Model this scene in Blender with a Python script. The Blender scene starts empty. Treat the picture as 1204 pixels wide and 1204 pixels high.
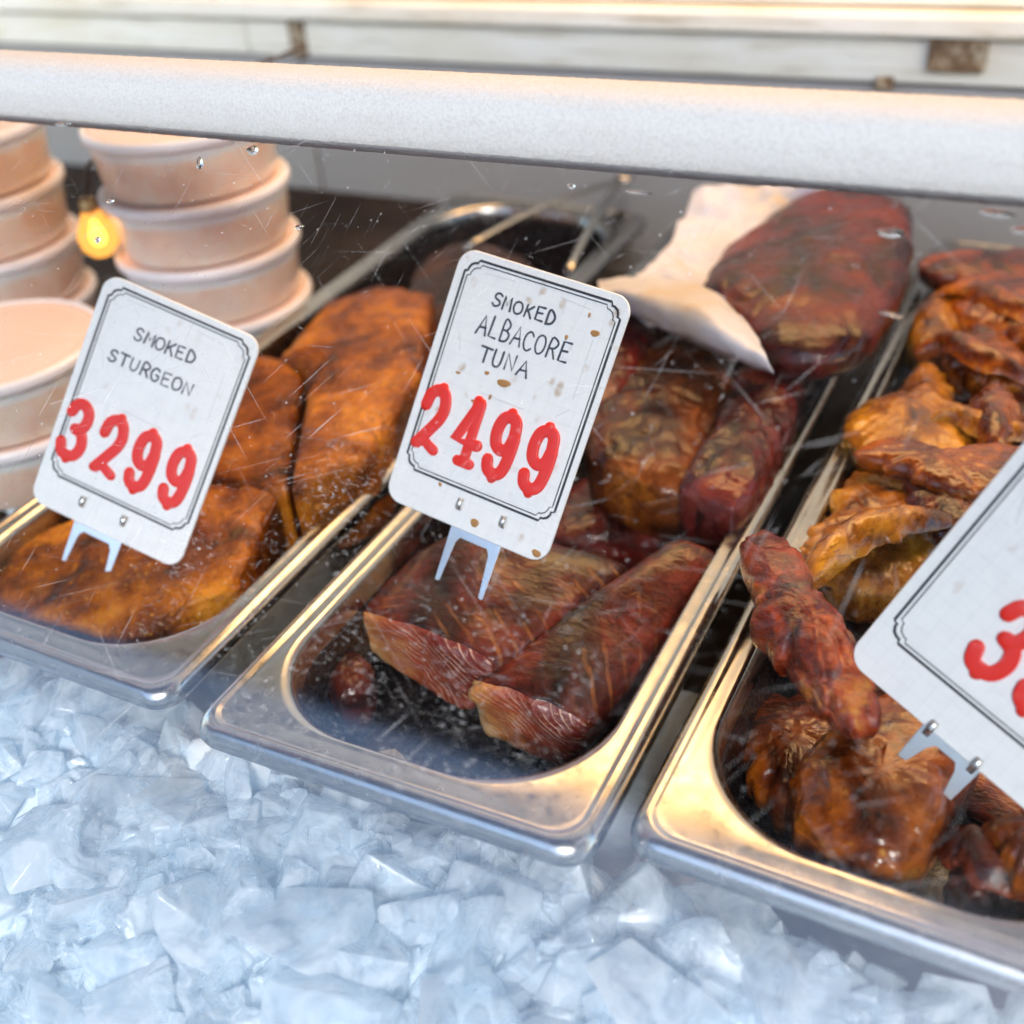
import bpy, bmesh, math, random
from mathutils import Vector, Matrix, Euler, noise
R = math.radians
S = bpy.context.scene
COL = S.collection
random.seed(7)

# ------------------------------------------------------------------ camera
cam_d = bpy.data.cameras.new("camera")
cam = bpy.data.objects.new("camera", cam_d)
COL.objects.link(cam)
cam.matrix_world = Matrix(((0.891443, -0.199369, 0.406917, 0.269709), (0.446679, 0.537661, -0.715122, -0.215873), (-0.076210, 0.819251, 0.568348, 0.296242), (0.000000, 0.000000, 0.000000, 1.000000)))
cam_d.sensor_width = 36.0
cam_d.lens = 40.064
cam_d.clip_start = 0.01
cam_d.clip_end = 500
cam_d.dof.use_dof = True
cam_d.dof.focus_distance = 0.43
cam_d.dof.aperture_fstop = 5.4
S.camera = cam

# ------------------------------------------------------------------ sky, sun, lamp, exposure
SUN_EL, SUN_AZ = R(40), R(152)
W = bpy.data.worlds.new("World")
S.world = W
W.use_nodes = True
wn = W.node_tree
bg = wn.nodes["Background"]
sky = wn.nodes.new("ShaderNodeTexSky")
sky.sky_type = 'NISHITA'
sky.sun_disc = False
sky.sun_elevation = SUN_EL
sky.sun_rotation = SUN_AZ
sky.dust_density = 0.7
wn.links.new(sky.outputs[0], bg.inputs[0])
bg.inputs[1].default_value = 0.15
sd = bpy.data.lights.new("sun", 'SUN')
sd.energy = 1.1
sd.angle = R(16)
sd.color = (1.0, 0.97, 0.93)
sun = bpy.data.objects.new("sun", sd)
COL.objects.link(sun)
sdir = Vector((math.sin(SUN_AZ) * math.cos(SUN_EL), math.cos(SUN_AZ) * math.cos(SUN_EL), math.sin(SUN_EL)))
sun.rotation_euler = (-sdir).to_track_quat('-Z', 'Y').to_euler()
S.view_settings.view_transform = 'Standard'
S.view_settings.look = 'None'
S.view_settings.exposure = 1.75
S.view_settings.gamma = 1.0
S.cycles.use_denoising = True
S.cycles.use_adaptive_sampling = True
S.cycles.adaptive_threshold = 0.025
S.cycles.max_bounces = 10
S.cycles.transparent_max_bounces = 16
S.cycles.caustics_reflective = False
S.cycles.caustics_refractive = False
ld = bpy.data.lights.new("warm_counter_lamp", 'AREA')
ld.shape = 'RECTANGLE'
ld.size, ld.size_y = 0.8, 0.24
ld.energy = 2.3
ld.color = (1.0, 0.56, 0.22)
lo = bpy.data.objects.new("warm_counter_lamp", ld)
COL.objects.link(lo)
lo.location = (0.12, 0.50, 0.66)
lo.rotation_euler = (R(-25), 0, 0)

# ------------------------------------------------------------------ helpers
def link(o, parent=None):
    COL.objects.link(o)
    if parent is not None:
        o.parent = parent
    return o

def tag(o, label=None, cat=None, group=None, kind=None):
    if label: o["label"] = label
    if cat: o["category"] = cat
    if group: o["group"] = group
    if kind: o["kind"] = kind
    return o

def empty(name, loc=(0, 0, 0), rot=(0, 0, 0)):
    o = bpy.data.objects.new(name, None)
    o.empty_display_size = 0.02
    o.location = loc
    o.rotation_euler = rot
    return link(o)

def mesh_obj(name, verts, faces, mats, parent=None, smooth=True, mi=None, uv=None):
    me = bpy.data.meshes.new(name)
    me.from_pydata([tuple(v) for v in verts], [], faces)
    for m in (mats if isinstance(mats, (list, tuple)) else [mats]):
        me.materials.append(m)
    if mi:
        me.polygons.foreach_set("material_index", mi)
    if smooth:
        me.polygons.foreach_set("use_smooth", [True] * len(me.polygons))
    if uv:
        l = me.uv_layers.new(name="UVMap")
        for lp in me.loops:
            l.data[lp.index].uv = uv[lp.vertex_index]
    me.update()
    return link(bpy.data.objects.new(name, me), parent)

class MB:
    def __init__(s): s.v = []; s.f = []
    def add(s, v, f):
        b = len(s.v); s.v += [Vector(p) for p in v]; s.f += [tuple(i + b for i in q) for q in f]
    def box(s, a, b):
        x0, y0, z0 = a; x1, y1, z1 = b
        s.add([(x0,y0,z0),(x1,y0,z0),(x1,y1,z0),(x0,y1,z0),(x0,y0,z1),(x1,y0,z1),(x1,y1,z1),(x0,y1,z1)],
              [(0,3,2,1),(4,5,6,7),(0,1,5,4),(1,2,6,5),(2,3,7,6),(3,0,4,7)])
    def loft(s, rings, cap0=False, cap1=False, closed=True):
        n = len(rings[0]); v = [p for r in rings for p in r]; f = []
        for j in range(len(rings) - 1):
            for i in range(n if closed else n - 1):
                k = (i + 1) % n
                f.append((j*n+i, j*n+k, (j+1)*n+k, (j+1)*n+i))
        if cap0: f.append(tuple(range(n))[::-1])
        if cap1: f.append(tuple((len(rings)-1)*n + i for i in range(n)))
        s.add(v, f)
    def build(s, name, mats, parent=None, smooth=True):
        return mesh_obj(name, s.v, s.f, mats, parent, smooth)

def bevel(o, w, seg=2, ang=40):
    m = o.modifiers.new("bevel", 'BEVEL'); m.width = w; m.segments = seg; m.limit_method = 'ANGLE'; m.angle_limit = R(ang)
    return o

def fbm(p, sc, oct=4, seed=0.0):
    q = Vector(p) * sc + Vector((seed * 7.13, seed * 3.71, seed * 5.37))
    return noise.fractal(q, 1.0, 2.1, oct)

# ------------------------------------------------------------------ materials
def new_mat(name):
    m = bpy.data.materials.new(name); m.use_nodes = True
    return m, m.node_tree, m.node_tree.nodes["Principled BSDF"]

class N:
    def __init__(s, t): s.t = t
    def n(s, typ, **kw):
        o = s.t.nodes.new(typ)
        for k, v in kw.items():
            if k.startswith('i_'):
                o.inputs[int(k[2:])].default_value = v
            else:
                setattr(o, k, v)
        return o
    def l(s, a, b): s.t.links.new(a, b)
    def streak(s, sx, sy, deg, off):
        c = s.n('ShaderNodeTexCoord'); m = s.n('ShaderNodeMapping', vector_type='TEXTURE')
        m.inputs['Scale'].default_value = (1 / sx, 1 / sy, 1); m.inputs['Rotation'].default_value = (0, 0, R(deg)); m.inputs['Location'].default_value = (off, off * .7, 0)
        s.l(c.outputs['Object'], m.inputs[0]); return m.outputs[0]
    def coord(s, out='Object', scale=(1,1,1), rot=(0,0,0), loc=(0,0,0)):
        c = s.n('ShaderNodeTexCoord'); m = s.n('ShaderNodeMapping')
        m.inputs['Scale'].default_value = scale; m.inputs['Rotation'].default_value = rot; m.inputs['Location'].default_value = loc
        s.l(c.outputs[out], m.inputs[0]); return m.outputs[0]
    def noise(s, vec, scale, detail=5, rough=.55, dist=0.0):
        o = s.n('ShaderNodeTexNoise'); o.inputs['Scale'].default_value = scale; o.inputs['Detail'].default_value = detail
        o.inputs['Roughness'].default_value = rough; o.inputs['Distortion'].default_value = dist
        s.l(vec, o.inputs['Vector']); return o.outputs['Fac']
    def ramp(s, fac, stops, interp='LINEAR'):
        o = s.n('ShaderNodeValToRGB'); cr = o.color_ramp; cr.interpolation = interp
        while len(cr.elements) < len(stops): cr.elements.new(0.5)
        for e, (p, c) in zip(cr.elements, stops):
            e.position = p; e.color = (*c, 1) if len(c) == 3 else c
        s.l(fac, o.inputs[0]); return o.outputs[0]
    def step(s, fac, a, b, lo=0.0, hi=1.0):
        o = s.n('ShaderNodeMapRange'); o.inputs[1].default_value = a; o.inputs[2].default_value = b
        o.inputs[3].default_value = lo; o.inputs[4].default_value = hi
        s.l(fac, o.inputs[0]); return o.outputs[0]
    def math(s, op, a, b=None):
        o = s.n('ShaderNodeMath', operation=op)
        for i, x in enumerate((a, b)):
            if x is None: continue
            if isinstance(x, (int, float)): o.inputs[i].default_value = x
            else: s.l(x, o.inputs[i])
        return o.outputs[0]
    def mix(s, fac, a, b, blend='MIX'):
        o = s.n('ShaderNodeMix', data_type='RGBA', blend_type=blend)
        if isinstance(fac, (int, float)): o.inputs[0].default_value = fac
        else: s.l(fac, o.inputs[0])
        for i, x in ((6, a), (7, b)):
            if isinstance(x, tuple): o.inputs[i].default_value = (*x, 1)
            else: s.l(x, o.inputs[i])
        return o.outputs[2]
    def bump(s, h, strength, dist, normal=None):
        o = s.n('ShaderNodeBump'); o.inputs['Strength'].default_value = strength; o.inputs['Distance'].default_value = dist
        s.l(h, o.inputs['Height'])
        if normal is not None: s.l(normal, o.inputs['Normal'])
        return o.outputs[0]

def plain(name, col, rough=.5, metal=0, spec=.5):
    m, t, p = new_mat(name)
    p.inputs['Base Color'].default_value = (*col, 1); p.inputs['Roughness'].default_value = rough
    p.inputs['Metallic'].default_value = metal; p.inputs['Specular IOR Level'].default_value = spec
    return m

def food_mat(name, cols, scale=45, grain=(1, 1, 1), rough=.34, coat=.35, bump=.5, fleck=None, sss=.12):
    m, t, p = new_mat(name); g = N(t)
    v = g.coord(); vg = g.coord(scale=grain)
    n0 = g.noise(v, scale * .55, 3, .5, 1.0)
    n1 = g.noise(v, scale * 1.3, 6, .6, 1.4)
    n2 = g.noise(vg, scale * 4.0, 5, .6, .9)
    n3 = g.noise(v, scale * 14, 3, .6)
    f = g.math('ADD', g.math('ADD', g.math('MULTIPLY', n0, .62), g.math('MULTIPLY', n1, .26)), g.math('MULTIPLY', n2, .12))
    k = len(cols)
    col = g.ramp(f, [(.385 + .25 * i / (k - 1), tuple(x * (.42, .76, .96, 1.1)[i] for x in c)) for i, c in enumerate(cols)])
    vein = g.step(g.math('ABSOLUTE', g.math('SUBTRACT', g.noise(vg, scale * 1.1, 4, .55, 1.8), .5)), .0, .018, .6, 0.0)
    col = g.mix(vein, col, tuple(x * .35 for x in cols[0]))
    if fleck:
        vo = g.n('ShaderNodeTexVoronoi'); vo.inputs['Scale'].default_value = scale * 7
        g.l(g.coord(), vo.inputs['Vector'])
        mk = g.math('MULTIPLY', g.step(vo.outputs['Distance'], .34, .12), g.step(n1, .52, .60))
        col = g.mix(g.math('MULTIPLY', mk, .7), col, fleck)
    g.l(col, p.inputs['Base Color'])
    g.l(g.step(n1, .35, .65, rough - .06, rough + .22), p.inputs['Roughness'])
    p.inputs['Specular IOR Level'].default_value = .22
    p.inputs['Coat Weight'].default_value = coat; p.inputs['Coat Roughness'].default_value = .07
    p.inputs['Subsurface Weight'].default_value = sss
    p.inputs['Subsurface Radius'].default_value = (.006, .0025, .001); p.inputs['Subsurface Scale'].default_value = 1.0
    h = g.math('ADD', g.math('ADD', g.math('MULTIPLY', n1, 1.2), n2), g.math('MULTIPLY', n3, .18))
    g.l(g.bump(h, bump, .0024), p.inputs['Normal']); g.l(g.bump(g.math('ADD', n1, g.math('MULTIPLY', n2, .5)), bump, .0018), p.inputs['Coat Normal'])
    return m

STURGEON = food_mat('smoked_sturgeon', [(.07,.013,.0015),(.22,.050,.003),(.38,.11,.005),(.52,.19,.012)], 38, (1,1,1), .40, .2, .7, (.52,.23,.03))
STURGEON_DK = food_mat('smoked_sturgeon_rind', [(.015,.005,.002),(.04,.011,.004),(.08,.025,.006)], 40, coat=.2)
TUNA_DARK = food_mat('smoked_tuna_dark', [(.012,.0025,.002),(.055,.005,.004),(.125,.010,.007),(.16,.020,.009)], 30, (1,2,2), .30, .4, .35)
TUNA_BROWN = food_mat('smoked_tuna_brown', [(.014,.004,.0015),(.055,.011,.0025),(.15,.036,.004),(.36,.12,.014)], 24, (2,1,2), .34, .3, .4)
CHICK = food_mat('smoked_poultry', [(.035,.006,.0015),(.18,.030,.002),(.40,.098,.004),(.58,.23,.014)], 30, (1,2,2), .22, .65, .30, (.60,.32,.06))
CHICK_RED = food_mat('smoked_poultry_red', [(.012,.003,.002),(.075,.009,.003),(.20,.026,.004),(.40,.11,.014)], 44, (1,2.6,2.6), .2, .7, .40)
WING = food_mat('smoked_wing_skin', [(.02,.004,.002),(.17,.014,.004),(.36,.045,.006),(.56,.22,.03)], 46, (1,2.6,2.6), .2, .7, .5)
CHICK_GOLD = food_mat('smoked_poultry_gold', [(.10,.022,.002),(.36,.115,.005),(.56,.24,.012),(.66,.37,.05)], 32, (1.6,1,1.6), .22, .65, .32, (.64,.40,.09))
def loin_mat():
    m = food_mat('smoked_tuna', [(.016,.004,.002),(.055,.007,.004),(.14,.016,.007),(.20,.040,.010)], 28, (1,2,2), .34, .35, .30)
    m.name = 'smoked_tuna_loin'; t = m.node_tree; g = N(t); p = t.nodes['Principled BSDF']
    src = p.inputs['Base Color'].links[0].from_socket
    w = g.n('ShaderNodeTexWave', wave_type='BANDS', bands_direction='Y', wave_profile='SIN')
    w.inputs['Scale'].default_value = 1.0; w.inputs['Distortion'].default_value = 2.5; w.inputs['Detail'].default_value = 2; w.inputs['Detail Scale'].default_value = 1.5
    g.l(g.coord('UV'), w.inputs['Vector'])
    k = g.math('MULTIPLY', g.step(w.outputs['Fac'], .80, .97), g.step(g.noise(g.coord(), 34, 4, .6), 0.50, .68, 0, .5))
    g.l(g.mix(k, src, (.36,.13,.028)), p.inputs['Base Color'])
    return m
TUNA_SKIN = loin_mat()

def cut_mat():
    m, t, p = new_mat('tuna_cut_face'); g = N(t)
    uv = g.coord('UV')
    sx = g.n('ShaderNodeSeparateXYZ'); g.l(uv, sx.inputs[0])
    n = g.noise(uv, 5, 5, .6); nf = g.noise(uv, 26, 4, .65)
    base = g.ramp(g.math('ADD', g.math('SUBTRACT', sx.outputs[0], g.math('MULTIPLY', g.math('SUBTRACT', .5, sx.outputs[1]), .35)), g.math('MULTIPLY', g.math('SUBTRACT', n, .5), .8)),
                  [(.05, (.70,.44,.22)), (.30, (.58,.24,.07)), (.52, (.36,.065,.024)), (.9, (.17,.016,.010))])
    base = g.mix(g.step(nf, .58, .70, 0, .45), base, (.62,.36,.18))
    w = g.n('ShaderNodeTexWave', wave_type='RINGS', rings_direction='Z', wave_profile='SIN')
    w.inputs['Scale'].default_value = 7.0; w.inputs['Distortion'].default_value = 1.3
    w.inputs['Detail'].default_value = 2; w.inputs['Detail Scale'].default_value = .7
    g.l(g.coord('UV', loc=(.30, .30, 0)), w.inputs['Vector'])
    lines = g.step(w.outputs['Fac'], .80, .97)
    keep = g.math('MULTIPLY', g.math('MULTIPLY', lines, g.step(g.noise(uv, 7, 3, .5), .40, .58)), g.step(sx.outputs[0], .28, .5))
    col = g.mix(g.math('MULTIPLY', keep, .8), base, (.66,.40,.28))
    h = g.math('ADD', g.math('MULTIPLY', w.outputs['Fac'], .25), nf)
    g.l(col, p.inputs['Base Color'])
    p.inputs['Roughness'].default_value = .34
    p.inputs['Coat Weight'].default_value = .35; p.inputs['Coat Roughness'].default_value = .2
    p.inputs['Subsurface Weight'].default_value = .15; p.inputs['Subsurface Radius'].default_value = (.006,.003,.0015); p.inputs['Subsurface Scale'].default_value = 1
    g.l(g.bump(h, .7, .0014), p.inputs['Normal'])
    return m
CUT = cut_mat()

def steel_mat(name, col=(.40,.385,.365), rough=.20, dirt=.5):
    m, t, p = new_mat(name); g = N(t)
    n1 = g.noise(g.coord(), 160, 5, .6); n2 = g.noise(g.coord(), 40, 6, .65)
    c = g.mix(g.math('MULTIPLY', g.step(n2, .52, .72), dirt), col, tuple(x * .55 for x in col))
    g.l(c, p.inputs['Base Color']); p.inputs['Metallic'].default_value = 1
    g.l(g.step(n1, .3, .7, rough - .06, rough + .10), p.inputs['Roughness'])
    g.l(g.bump(n2, .03, .0006), p.inputs['Normal'])
    return m
STEEL = steel_mat('brushed_steel')
def tray_shade_mat():  # near-black tone stands in for dark reflections inside the trays
    m, t, p = new_mat('tray_shade_paint'); g = N(t)
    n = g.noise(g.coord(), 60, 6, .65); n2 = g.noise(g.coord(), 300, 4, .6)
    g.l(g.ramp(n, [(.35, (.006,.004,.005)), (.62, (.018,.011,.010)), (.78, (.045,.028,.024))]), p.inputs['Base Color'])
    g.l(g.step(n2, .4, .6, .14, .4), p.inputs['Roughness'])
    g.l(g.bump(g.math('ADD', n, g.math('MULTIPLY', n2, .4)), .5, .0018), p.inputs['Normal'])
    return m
TRAY_SHADE = tray_shade_mat()
TIN = steel_mat('sign_fork_steel', (.72,.73,.74), .3, .3)

def cream_mat():
    m, t, p = new_mat('cream_paint'); g = N(t)
    n1 = g.noise(g.coord(scale=(1,1,3)), 7, 6, .65); n2 = g.noise(g.coord(scale=(2,2,30)), 6, 4, .6)
    c = g.mix(g.step(n1, .42, .72), (.82,.78,.68), (.70,.63,.48))
    c = g.mix(g.math('MULTIPLY', g.step(n2, .55, .72), .8), c, (.42,.33,.20))
    g.l(c, p.inputs['Base Color']); p.inputs['Roughness'].default_value = .5
    g.l(g.bump(n1, .2, .002), p.inputs['Normal'])
    return m
CREAM = cream_mat()
GREYP = plain('grey_paint', (.36,.335,.31), .5)
def rust_mat():
    m, t, p = new_mat('rusty_metal'); g = N(t)
    n = g.noise(g.coord(), 60, 6, .7)
    g.l(g.ramp(n, [(.35, (.05,.022,.010)), (.5, (.20,.12,.06)), (.66, (.50,.43,.30))]), p.inputs['Base Color'])
    p.inputs['Roughness'].default_value = .75; g.l(g.bump(n, .6, .002), p.inputs['Normal'])
    return m
RUST = rust_mat()
def counter_mat():
    m, t, p = new_mat('dark_counter'); g = N(t)
    n = g.noise(g.coord(), 18, 6, .6)
    g.l(g.ramp(n, [(.35, (.012,.007,.005)), (.7, (.034,.020,.012))]), p.inputs['Base Color']); p.inputs['Roughness'].default_value = .6; p.inputs['Specular IOR Level'].default_value = .2
    return m
COUNTER = counter_mat()

def ice_mat(name, clear):
    m, t, p = new_mat(name); g = N(t)
    n = g.noise(g.coord(), 1.1 if clear else 60, 4, .55, .8); n2 = g.noise(g.coord(), 7 if clear else 260, 4, .6)
    col = g.ramp(n, [(.32, (.80,.90,.97) if clear else (.62,.76,.89)), (.60, (.93,.97,.99) if clear else (.82,.90,.96))])
    out = t.nodes['Material Output']
    df = g.n('ShaderNodeBsdfDiffuse'); tl = g.n('ShaderNodeBsdfTranslucent'); gs = g.n('ShaderNodeBsdfGlossy'); gs.inputs['Roughness'].default_value = .07
    g.l(col, df.inputs[0]); tl.inputs[0].default_value = (.86,.94,1,1)
    nb = g.bump(g.math('ADD', n, g.math('MULTIPLY', n2, .35)), .5, .0008 if clear else .002)
    for b in (df, tl, gs): g.l(nb, b.inputs['Normal'])
    m1 = g.n('ShaderNodeMixShader'); m1.inputs[0].default_value = .40 if clear else .05
    g.l(df.outputs[0], m1.inputs[1]); g.l(tl.outputs[0], m1.inputs[2]); last = m1
    if clear:
        tp = g.n('ShaderNodeBsdfTransparent'); tp.inputs[0].default_value = (.97,.99,1,1)
        oi = g.n('ShaderNodeObjectInfo')
        mx = g.n('ShaderNodeMixShader'); g.l(g.math('ADD', g.step(n, .36, .62, .66, .16), g.math('MULTIPLY', oi.outputs['Random'], .26)), mx.inputs[0])
        g.l(m1.outputs[0], mx.inputs[1]); g.l(tp.outputs[0], mx.inputs[2]); last = mx
    fr = g.n('ShaderNodeFresnel'); fr.inputs[0].default_value = 1.31; g.l(nb, fr.inputs['Normal'])
    ge = g.n('ShaderNodeNewGeometry')
    ff = g.math('MULTIPLY', fr.outputs[0], g.math('SUBTRACT', 1.0, ge.outputs['Backfacing']))
    m3 = g.n('ShaderNodeMixShader'); g.l(ff, m3.inputs[0]); g.l(last.outputs[0], m3.inputs[1]); g.l(gs.outputs[0], m3.inputs[2])
    g.l(m3.outputs[0], out.inputs[0])
    return m
ICE = ice_mat('cloudy_ice', True)
ICE_BED = ice_mat('crushed_ice', False)

def tub_mat():
    m, t, p = new_mat('peach_spread_tub'); g = N(t)
    n = g.noise(g.coord(), 55, 6, .65)
    sep = g.n('ShaderNodeSeparateXYZ'); g.l(g.coord(), sep.inputs[0])
    lvl = g.step(g.math('ADD', sep.outputs[2], g.math('MULTIPLY', n, .003)), .0262, .0278)
    c = g.ramp(n, [(.32, (.80,.52,.40)), (.5, (.88,.66,.54)), (.7, (.90,.76,.66))])
    g.l(g.mix(lvl, c, (.86,.80,.78)), p.inputs['Base Color'])
    p.inputs['Roughness'].default_value = .28; p.inputs['Coat Weight'].default_value = .3
    p.inputs['Subsurface Weight'].default_value = .6; p.inputs['Subsurface Radius'].default_value = (.02,.01,.006); p.inputs['Subsurface Scale'].default_value = 1
    return m
TUB = tub_mat()
LID = plain('lid_plastic', (.80,.76,.79), .28)
LID_TOP = plain('lid_window', (.80,.60,.52), .25)

def card_mat(name, stain):
    m, t, p = new_mat(name); g = N(t)
    v = g.coord()
    n = g.noise(v, 130, 5, .6)
    vo = g.n('ShaderNodeTexVoronoi'); vo.inputs['Scale'].default_value = 150; vo.inputs['Randomness'].default_value = 1
    g.l(g.coord(scale=(1, 1, .8)), vo.inputs['Vector'])
    area = g.noise(v, 34, 3, .55)
    blot = g.math('MULTIPLY', g.step(vo.outputs['Distance'], .34, .16), g.step(area, .56 - stain * .06, .62 - stain * .06))
    blot = g.math('MULTIPLY', blot, g.step(n, .42, .56))
    c = g.mix(g.step(n, .45, .75), (.88,.89,.90), (.82,.83,.85))
    c = g.mix(g.math('MULTIPLY', blot, stain), c, (.42,.24,.07))
    # faint printed grid
    br = g.n('ShaderNodeTexBrick'); br.offset = 0.0; br.inputs['Scale'].default_value = 1
    br.inputs['Mortar Size'].default_value = .00012; br.inputs['Brick Width'].default_value = .0062; br.inputs['Row Height'].default_value = .0062
    br.inputs['Color1'].default_value = (0,0,0,1); br.inputs['Color2'].default_value = (0,0,0,1); br.inputs['Mortar'].default_value = (1,1,1,1)
    sep = g.n('ShaderNodeSeparateXYZ'); g.l(v, sep.inputs[0]); cmb = g.n('ShaderNodeCombineXYZ')
    g.l(sep.outputs[0], cmb.inputs[0]); g.l(sep.outputs[2], cmb.inputs[1]); g.l(cmb.outputs[0], br.inputs['Vector'])
    c = g.mix(g.math('MULTIPLY', br.outputs['Fac'], .30), c, (.55,.59,.64))
    g.l(c, p.inputs['Base Color']); p.inputs['Roughness'].default_value = .32
    g.l(g.bump(g.math('ADD', g.math('MULTIPLY', br.outputs['Fac'], -.5), g.math('MULTIPLY', n, .15)), .4, .0004), p.inputs['Normal'])
    return m
CARD = card_mat('white_card', .25)
CARD_STAINED = card_mat('stained_white_card', .6)
INK = plain('black_ink', (.020,.024,.034), .45)
PEN = plain('pen_ink', (.035,.045,.075), .55)
RED = plain('red_plastic', (.80,.026,.014), .35)
SLIT = plain('card_slit', (.60,.63,.66), .4)
TEA = plain('tea_stain', (.42,.21,.06), .25)

def paper_mat():
    m, t, p = new_mat('butcher_paper'); g = N(t)
    n = g.noise(g.coord(), 26, 5, .6)
    g.l(g.ramp(n, [(.50, (.58,.57,.62)), (.66, (.56,.49,.43)), (.78, (.50,.32,.14))]), p.inputs['Base Color'])
    p.inputs['Roughness'].default_value = .5; p.inputs['Subsurface Weight'].default_value = 0
    g.l(g.bump(g.noise(g.coord(), 90, 4, .6), .35, .002), p.inputs['Normal'])
    return m
PAPER = paper_mat()
def rail_mat():
    m, t, p = new_mat('white_foam'); g = N(t)
    n = g.noise(g.coord(), 900, 4, .7); n1 = g.noise(g.coord(), 25, 4, .6)
    c = g.mix(g.step(n, .44, .66), (.47,.47,.475), (.40,.39,.39))
    c = g.mix(g.math('MULTIPLY', g.step(n1, .5, .75), .25), c, (.42,.38,.36))
    g.l(c, p.inputs['Base Color']); p.inputs['Roughness'].default_value = .8
    g.l(g.bump(n, .5, .0006), p.inputs['Normal'])
    return m
FOAM = rail_mat()
AWN = plain('awning_canvas', (.035,.033,.034), .9)

# ------------------------------------------------------------------ the case: counter, back wall
PS, PY0 = math.tan(R(40)), -0.07          # pane: z = PS * (y - PY0)
def slab(name, a, b, mat, parent=None, bev=0.0):
    mb = MB(); mb.box(a, b); o = mb.build(name, mat, parent, False)
    if bev: bevel(o, bev)
    return o
def clip_slab_floor():
    mb = MB()
    mb.box((-.9, -.19, -.13), (.9, .60, -.085))
    return mb.build('counter', COUNTER, None, False)
tag(clip_slab_floor(), kind='structure')
tag(slab('counter_shelf', (-.9, .055, -.0845), (-.186, .598, -.036), COUNTER, None, .002), 'dark raised counter ledge under the stacked tubs', 'ledge')

wall = empty('back_wall', (0, .60, -.085))
tag(wall, 'cream painted board wall behind the trays and tubs', 'wall')
def wpart(name, a, b, mat, bev=.0015):
    a = (a[0], a[1] - .60, a[2] + .085); b = (b[0], b[1] - .60, b[2] + .085)
    return slab(name, a, b, mat, wall, bev)
wpart('lower_board', (-1.2, .602, -.085), (-.362, .62, .075), GREYP)
wpart('lower_board', (-.359, .602, -.085), (.9, .62, .075), GREYP)
wpart('upper_board', (-1.2, .600, .078), (-.412, .62, .106), CREAM)
wpart('upper_board', (-.410, .599, .078), (-.366, .62, .106), CREAM)
wpart('upper_board', (-.350, .600, .078), (.9, .62, .106), CREAM)
wpart('recess_board', (-1.2, .6205, -.085), (.9, .640, 1.25), CREAM)
wpart('ledge', (-1.2, .588, .109), (.9, .62, .124), CREAM, .003)
wpart('tall_board', (-1.2, .603, .126), (.9, .62, 1.25), CREAM)
wpart('rusty_bracket', (-.3655, .598, .0775), (-.3505, .615, .1065), RUST)
wpart('rusty_hinge', (.150, .592, .088), (.186, .600, .108), RUST, .002)
wpart('rusty_screw_plate', (.118, .594, .074), (.130, .600, .083), RUST, .002)

# ------------------------------------------------------------------ awning overhead (seen mirrored in the pane)
aw = MB(); aw.box((-4, -1.75, 2.1), (4, 2.6, 2.14)); aw.box((-4, -1.75, 1.98), (4, -1.73, 2.0995))
tag(aw.build('awning', AWN, None, False), 'dark canvas awning over the stall, mirrored in the glass', 'awning')

# ------------------------------------------------------------------ steel pans
def rrect(hx0, hx1, hy0, hy1, r, z, nc=14, ns=10):
    pts = []
    cs = [(hx1 - r, hy0 + r, -90), (hx1 - r, hy1 - r, 0), (hx0 + r, hy1 - r, 90), (hx0 + r, hy0 + r, 180)]
    for i, (cx, cy, a0) in enumerate(cs):
        for k in range(nc + 1):
            a = R(a0 + 90 * k / nc); pts.append(Vector((cx + r * math.cos(a), cy + r * math.sin(a), z)))
        nx, ny, na = cs[(i + 1) % 4]; a = R(na)
        q = Vector((nx + r * math.cos(a), ny + r * math.sin(a), z)); p = pts[-1].copy()
        for k in range(1, ns): pts.append(p.lerp(q, k / ns))
    return pts
PW, PL = .162, .53
def pan_mesh():
    mb = MB(); rings = []
    def ring(o, r, z): rings.append(rrect(o, PW - o, o, PL - o, r, z))
    ring(.0016, .0105, -.0092); ring(.0005, .0118, -.0088); ring(0, .012, -.0070); ring(.0002, .012, -.0050); ring(.0008, .0118, -.0034); ring(.0019, .0115, -.0018); ring(.0034, .011, -.0007); ring(.0050, .0105, -.0002)
    ring(.0060, .0105, -.0005); ring(.0067, .0108, -.0010); ring(.0074, .011, -.0012)
    ring(.0085, .013, -.0012)
    def ring2(oxs, oyf, r, z): rings.append(rrect(oxs, PW - oxs, oyf, PL - oyf, r, z))
    ring2(.0100, .0125, .030, -.0011); ring2(.0112, .0150, .044, -.0008); ring2(.0122, .0160, .047, -.0010); ring2(.0134, .0172, .048, -.0022)
    ring2(.0143, .0181, .0478, -.0046); ring2(.0150, .0190, .0475, -.0090)
    ring2(.0175, .0215, .046, -.050); ring2(.0190, .0230, .045, -.057); ring2(.0230, .0270, .041, -.0625); ring2(.029, .033, .036, -.064); ring2(.06, .10, .018, -.0645)
    mb.loft(rings, False, False)
    n = len(rings[0]); mb.f.append(tuple(range((len(rings) - 1) * n, len(rings) * n)))
    return mb
pan0 = None
PANS = [(-0.1777, -0.0006, -0.0018, 0.0015, 0.0089, 0.0155), (0.0050, -0.0112, 0.0016, 0.0056, -0.0085, -0.0149), (0.1719, 0.0055, 0.0005, -0.0123, 0.0013, 0.0055)]
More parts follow.
